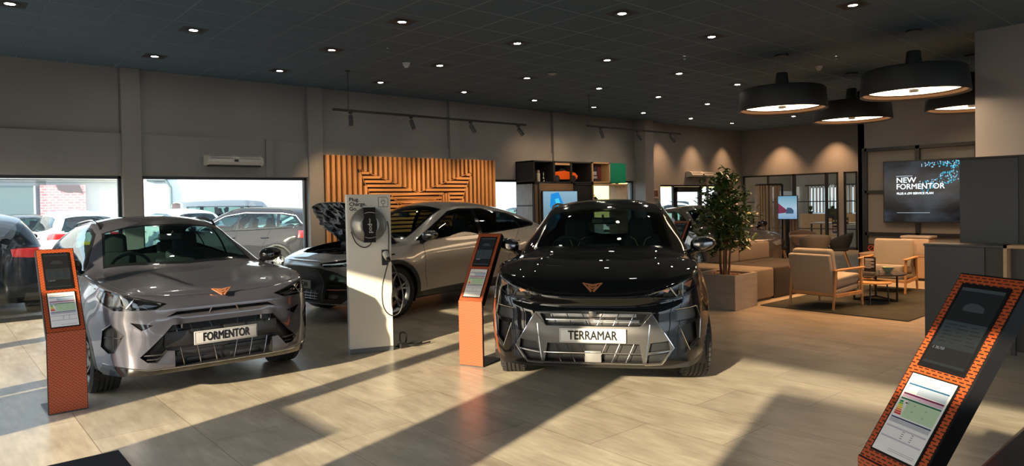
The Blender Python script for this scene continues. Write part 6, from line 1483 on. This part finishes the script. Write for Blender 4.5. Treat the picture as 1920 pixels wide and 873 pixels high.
m2.prism([(.66, .36), (.88, .22), (.80, .30)], 0, .0008, Matrix.Translation((0, -.0048, 0)) @ Matrix.Rotation(R_(90), 4, 'X')); m2.prism([(.82, .55), (.95, .42), (.90, .36)], 0, .0008, Matrix.Translation((0, -.0048, 0)) @ Matrix.Rotation(R_(90), 4, 'X'))
tag(m.build('cyan_sparks', cy, r), kind='stuff'); tag(m2.build('pale_sparks', cy2, r), kind='stuff')
r = thing('fire_sign', 'small black square sign with red ring low on the screen wall', 'sign', (15.03, 5.80, .50), R_(-90)); MB().box(-.09, .09, 0, .02, -.11, .09, .004).build('sign_plate', M_black, r); MB().tube([(.055 * math.cos(2 * math.pi * k / 24), -.002, .055 * math.sin(2 * math.pi * k / 24)) for k in range(24)], .010, 6, closed=True).tube([(-.03, -.002, -.03), (.03, -.002, .03)], .008, 6).build('ring_symbol', P('sign_red', (.5, .06, .02), .5), r)
# sideboard beyond the second armchair, low wall shelf
r = thing('sideboard', 'low pale wood sideboard by the grey screen wall', 'sideboard', (14.2, 4.6, 0)); mw = noisy(P('sideboard_wood', (.40, .29, .20), .5), 6, .1)
MB().box(-.25, .25, -1.2, 1.0, .05, .45, .004).build('carcass', mw, r); MB().box(-.23, .23, -1.18, .98, 0, .05).build('plinth', M_black, r); MB().box(-.26, .26, -1.21, 1.01, .45, .48, .004).build('top', mw, r)
r = thing('printer', 'pale printer standing on the sideboard beside the slate counter', 'printer', (14.15, 4.62, .48), R_(-90)); MB().box(-.24, .24, -.2, .2, 0, .30, .02, 2).build('printer_body', P('printer_cream', (.45, .38, .32), .5), r, smooth=40); MB().box(-.26, .26, -.16, .2, .31, .35, .008).build('paper_tray', P('printer_grey', (.35, .33, .31), .5), r)
# round meeting table with tub chairs
r = thing('round_table', 'round pale wood table between the tub chairs', 'table', (15.12, 7.17, 0)); MB().lathe([(0, .70), (.40, .70), (.405, .71), (.40, .73), (0, .73)], 48).build('table_top', M_oak, r, smooth=40); MB().lathe([(0, 0), (.28, 0), (.28, .015), (.04, .03), (.035, .70), (0, .70)], 32).build('pedestal', M_black, r, smooth=40)
def tub(loc, heading, label, mat):
    r = thing('tub_chair', label, 'chair', loc, R_(heading), 'tub chairs around the round table'); m = MB()
    prof = []
    N, K = 25, 7; g = []
    for i in range(N):
        a = R_(-118 + 236 * i / (N - 1)); col = []
        hgt = .80 - .18 * (abs(a) / R_(118)) ** 2
        for k in range(K):
            t = k / (K - 1); rad = .20 + .10 * math.sin(t * 1.57) + .02 * t; z = .41 + (hgt - .41) * t; col.append(m.bm.verts.new((-rad * math.cos(a), rad * math.sin(a), z)))
        g.append(col)
    for i in range(N - 1):
        for k in range(K - 1): m.bm.faces.new((g[i][k], g[i + 1][k], g[i + 1][k + 1], g[i][k + 1]))
    sh = m.build('shell', mat, r, smooth=60); sd_ = sh.modifiers.new('t', 'SOLIDIFY'); sd_.thickness = .02
    MB().lathe([(0, .40), (.20, .40), (.235, .43), (.225, .47), (0, .475)], 32).build('seat', mat, r, smooth=50)
    for sx in (-1, 1):
        for sy in (-1, 1): MB().tube([(sx * .26, sy * .24, 0), (sx * .13, sy * .13, .41)], [.010, .015], 8).build('leg', M_oak, r)
    return r
tg_ = noisy(P('tub_grey', (.17, .15, .135), .8), 50, .06); td = noisy(P('tub_dark', (.035, .04, .045), .8), 50, .06)
tub((14.40, 6.70, 0), 35, 'grey tub chair with its back to the room at the round table', tg_); tub((14.85, 7.80, 0), -55, 'dark tub chair at the round table nearest the slatted screen', td)
tub((15.22, 6.58, 0), 110, 'dark tub chair at the round table nearest the screen wall', td); tub((15.78, 7.62, 0), 215, 'grey tub chair on the far side of the round table', noisy(P('tub_wood', (.28, .17, .11), .7), 50, .06))
# slatted curved partition and totem screen
def slat_screen():
    r = thing('slatted_partition', 'curved partition of upright timber slats with black edge', 'partition', (0, 0, 0)); mw = noisy(P('slat_wood', (.42, .27, .17), .5), 10, .14)
    P0 = [(17.75, 9.86), (17.45, 9.75), (17.3, 9.56), (17.26, 9.32), (17.32, 9.12), (17.44, 9.0)]
    acc = []
    for a, b_ in zip(P0, P0[1:]):
        n = max(1, round(math.hypot(b_[0] - a[0], b_[1] - a[1]) / .085)); acc += [(a[0] + (b_[0] - a[0]) * i / n, a[1] + (b_[1] - a[1]) * i / n, math.atan2(b_[1] - a[1], b_[0] - a[0])) for i in range(n)]
    m = MB()
    for k in range(5): m.box(17.42, 17.48, 8.93 - k * .085 - .026, 8.93 - k * .085 + .026, .02, 1.0, .003, 1)
    for x, y, a in acc: m.box(-.026, .026, -.03, .03, .02, 1.93, .003, 1, Matrix.Translation((x, y, 0)) @ Matrix.Rotation(a, 4, 'Z'))
    m.build('slats', mw, r); m = MB()
    for z in (1.93, .0): m.tube([(p[0], p[1], z + .02) for p in P0], .03, 4)
    m.tube([(17.44, 8.99, 0), (17.44, 8.99, 1.95)], .035, 4); m.build('edge_frame', M_black, r)
slat_screen()
def blue_pic(n, l):
    tc = n.new('ShaderNodeTexCoord'); sp = n.new('ShaderNodeSeparateXYZ'); l.new(tc.outputs['Generated'], sp.inputs[0]); cr = n.new('ShaderNodeValToRGB'); l.new(sp.outputs[2], cr.inputs[0])
    cr.color_ramp.elements[0].color = (.16, .28, .42, 1); cr.color_ramp.elements[1].color = (.04, .22, .34, 1); e = cr.color_ramp.elements.new(.45); e.color = (.30, .42, .52, 1); return cr.outputs[0]
r = screen('totem_screen', 'portrait totem screen with a picture of a silver car, beside the slatted partition', 'screen', (17.2, 8.72, 1.33), R_(-80), .48, .60, emis_mat('screen_totem', blue_pic, .9), .015, .05)
MB().prism([(-.24, .12), (-.02, -.06), (-.05, -.14), (-.24, -.16)], 0, .002, Matrix.Translation((0, -.006, 0)) @ Matrix.Rotation(R_(90), 4, 'X')).build('red_hill_picture', P('pic_maroon', (0, 0, 0), .4, emit=(.12, .02, .05), es=1), r)
MB().prism([(-.04, -.16), (.15, -.16), (.16, -.08), (.10, -.01), (.0, .0), (-.04, -.08)], 0, .003, Matrix.Translation((0, -.007, 0)) @ Matrix.Rotation(R_(90), 4, 'X')).build('car_picture', P('pic_navy', (0, 0, 0), .4, emit=(.03, .06, .11), es=1), r)
MB().box(-.04, .04, .0, .04, -1.33, -.3).box(-.2, .2, -.15, .15, -1.33, -1.315).build('totem_foot', M_black, r)
# office: blinds, desk, monitor, chair, plants
r = thing('vertical_blind', 'pale vertical slat blind hanging over the office window', 'blind', (25.27, 11.2, 0)); m = MB(); mb_ = P('blind_white', (.75, .78, .80), .7)
for k in range(17): y = -1.28 + k * .125; m.box(-.03, .03, y - .035, y + .035, 1.0, 2.0, 0, 1, Matrix.Rotation(0, 4, 'Z')) if abs(y + .55) > .1 else None
m.build('blind_slats', mb_, r); MB().box(-.04, .13, -1.35, .9, 2.0, 2.05).build('headrail', M_frame, r)
r = thing('office_desk', 'white topped office desk behind the glass partition', 'desk', (22.8, 9.8, 0)); MB().box(-.4, .4, -.8, .8, .70, .74, .006).build('desk_top', P('desk_white', (.55, .52, .48), .4), r)
for x in (-.35, .35):
    for y in (-.75, .75): MB().box(x - .02, x + .02, y - .02, y + .02, 0, .70).build('leg', M_black, r)
r = thing('monitor', 'black monitor on the office desk', 'monitor', (22.75, 9.9, .74), R_(100)); MB().box(-.27, .27, -.015, .015, .14, .46, .006).build('screen_panel', M_black, r); MB().box(-.10, .10, -.08, .08, 0, .01).box(-.02, .02, .0, .02, 0, .2).build('stand_foot', M_black, r)
r = thing('office_chair', 'black office chair with ladder back beside the office desk', 'chair', (22.0, 9.4, 0), R_(20)); MB().box(-.23, .23, -.23, .23, .43, .50, .03, 3).build('seat', M_seat, r); m = MB()
for z in (.62, .74, .86): m.box(-.27, -.25, -.22, .22, z, z + .06, .008)
m.tube([(-.26, -.22, .48), (-.27, -.22, .95)], .012, 6).tube([(-.26, .22, .48), (-.27, .22, .95)], .012, 6); m.build('backrest', M_black, r)
m = MB().cyl(.025, .08, .44, 12)
for k in range(5): a = 2 * math.pi * k / 5; m.tube([(0, 0, .09), (.27 * math.cos(a), .27 * math.sin(a), .05)], .014, 6); m.cyl(.025, 0, .05, 10, Matrix.Translation((.27 * math.cos(a), .27 * math.sin(a), 0)))
m.build('star_base', M_black, r)
rn = random.Random(9)
for yy, lab in ((11.75, 'leafy plant in a dark pot on the office windowsill, nearest the corner'), (10.95, 'leafy plant in a dark pot on the office windowsill by the window post')):
    r = thing('potted_plant', lab, 'plant', (24.95, yy, .97)); MB().lathe([(0, 0), (.06, 0), (.08, .1), (0, .1)], 20).build('pot', M_black, r); m = MB()
    for k in range(60):
        a, t = rn.uniform(0, 6.28), rn.uniform(.3, 1.3); e = Vector((.16 * math.sin(t) * math.cos(a), .16 * math.sin(t) * math.sin(a), .1 + .22 * math.cos(t))); sdv = Vector((-math.sin(a), math.cos(a), 0)) * .018
        b0 = Vector((0, 0, .1)); mid = (b0 + e) / 2 + Vector((0, 0, .05)); m.quad(b0, mid - sdv, e, mid + sdv)
    m.build('foliage', P('plant_green', (.03, .08, .03), .5), r)
MB  # shelf under the office window
r = thing('office_shelf', 'low wooden unit below the office window', 'shelf', (25.0, 10.9, 0)); MB().box(-.2, .2, -1.1, 1.2, .03, .97, .004).build('carcass', M_pine, r); MB().box(-.22, .22, -1.12, 1.22, 0, .03).build('plinth', M_black, r)
r = thing('white_cabinet', 'pale cabinet seen through the narrow glazed panel', 'cabinet', (21.9, 8.75, 0)); MB().box(-.3, .3, -.25, .3, .03, .72, .01).build('carcass', P('cab_white', (.6, .58, .55), .5), r); MB().box(-.31, .31, -.26, .31, 0, .03).build('plinth', M_black, r)
# office and lounge ceiling lamps (warm)
for x, y in ((22.5, 10), (23.5, 8)):
    d = bpy.data.lights.new('office_lamp', 'AREA'); d.energy = 22; d.size = .6; d.color = (1, .72, .45); o = bpy.data.objects.new('office_lamp', d); COL.objects.link(o); o.location = (x, y, CZ - .05)
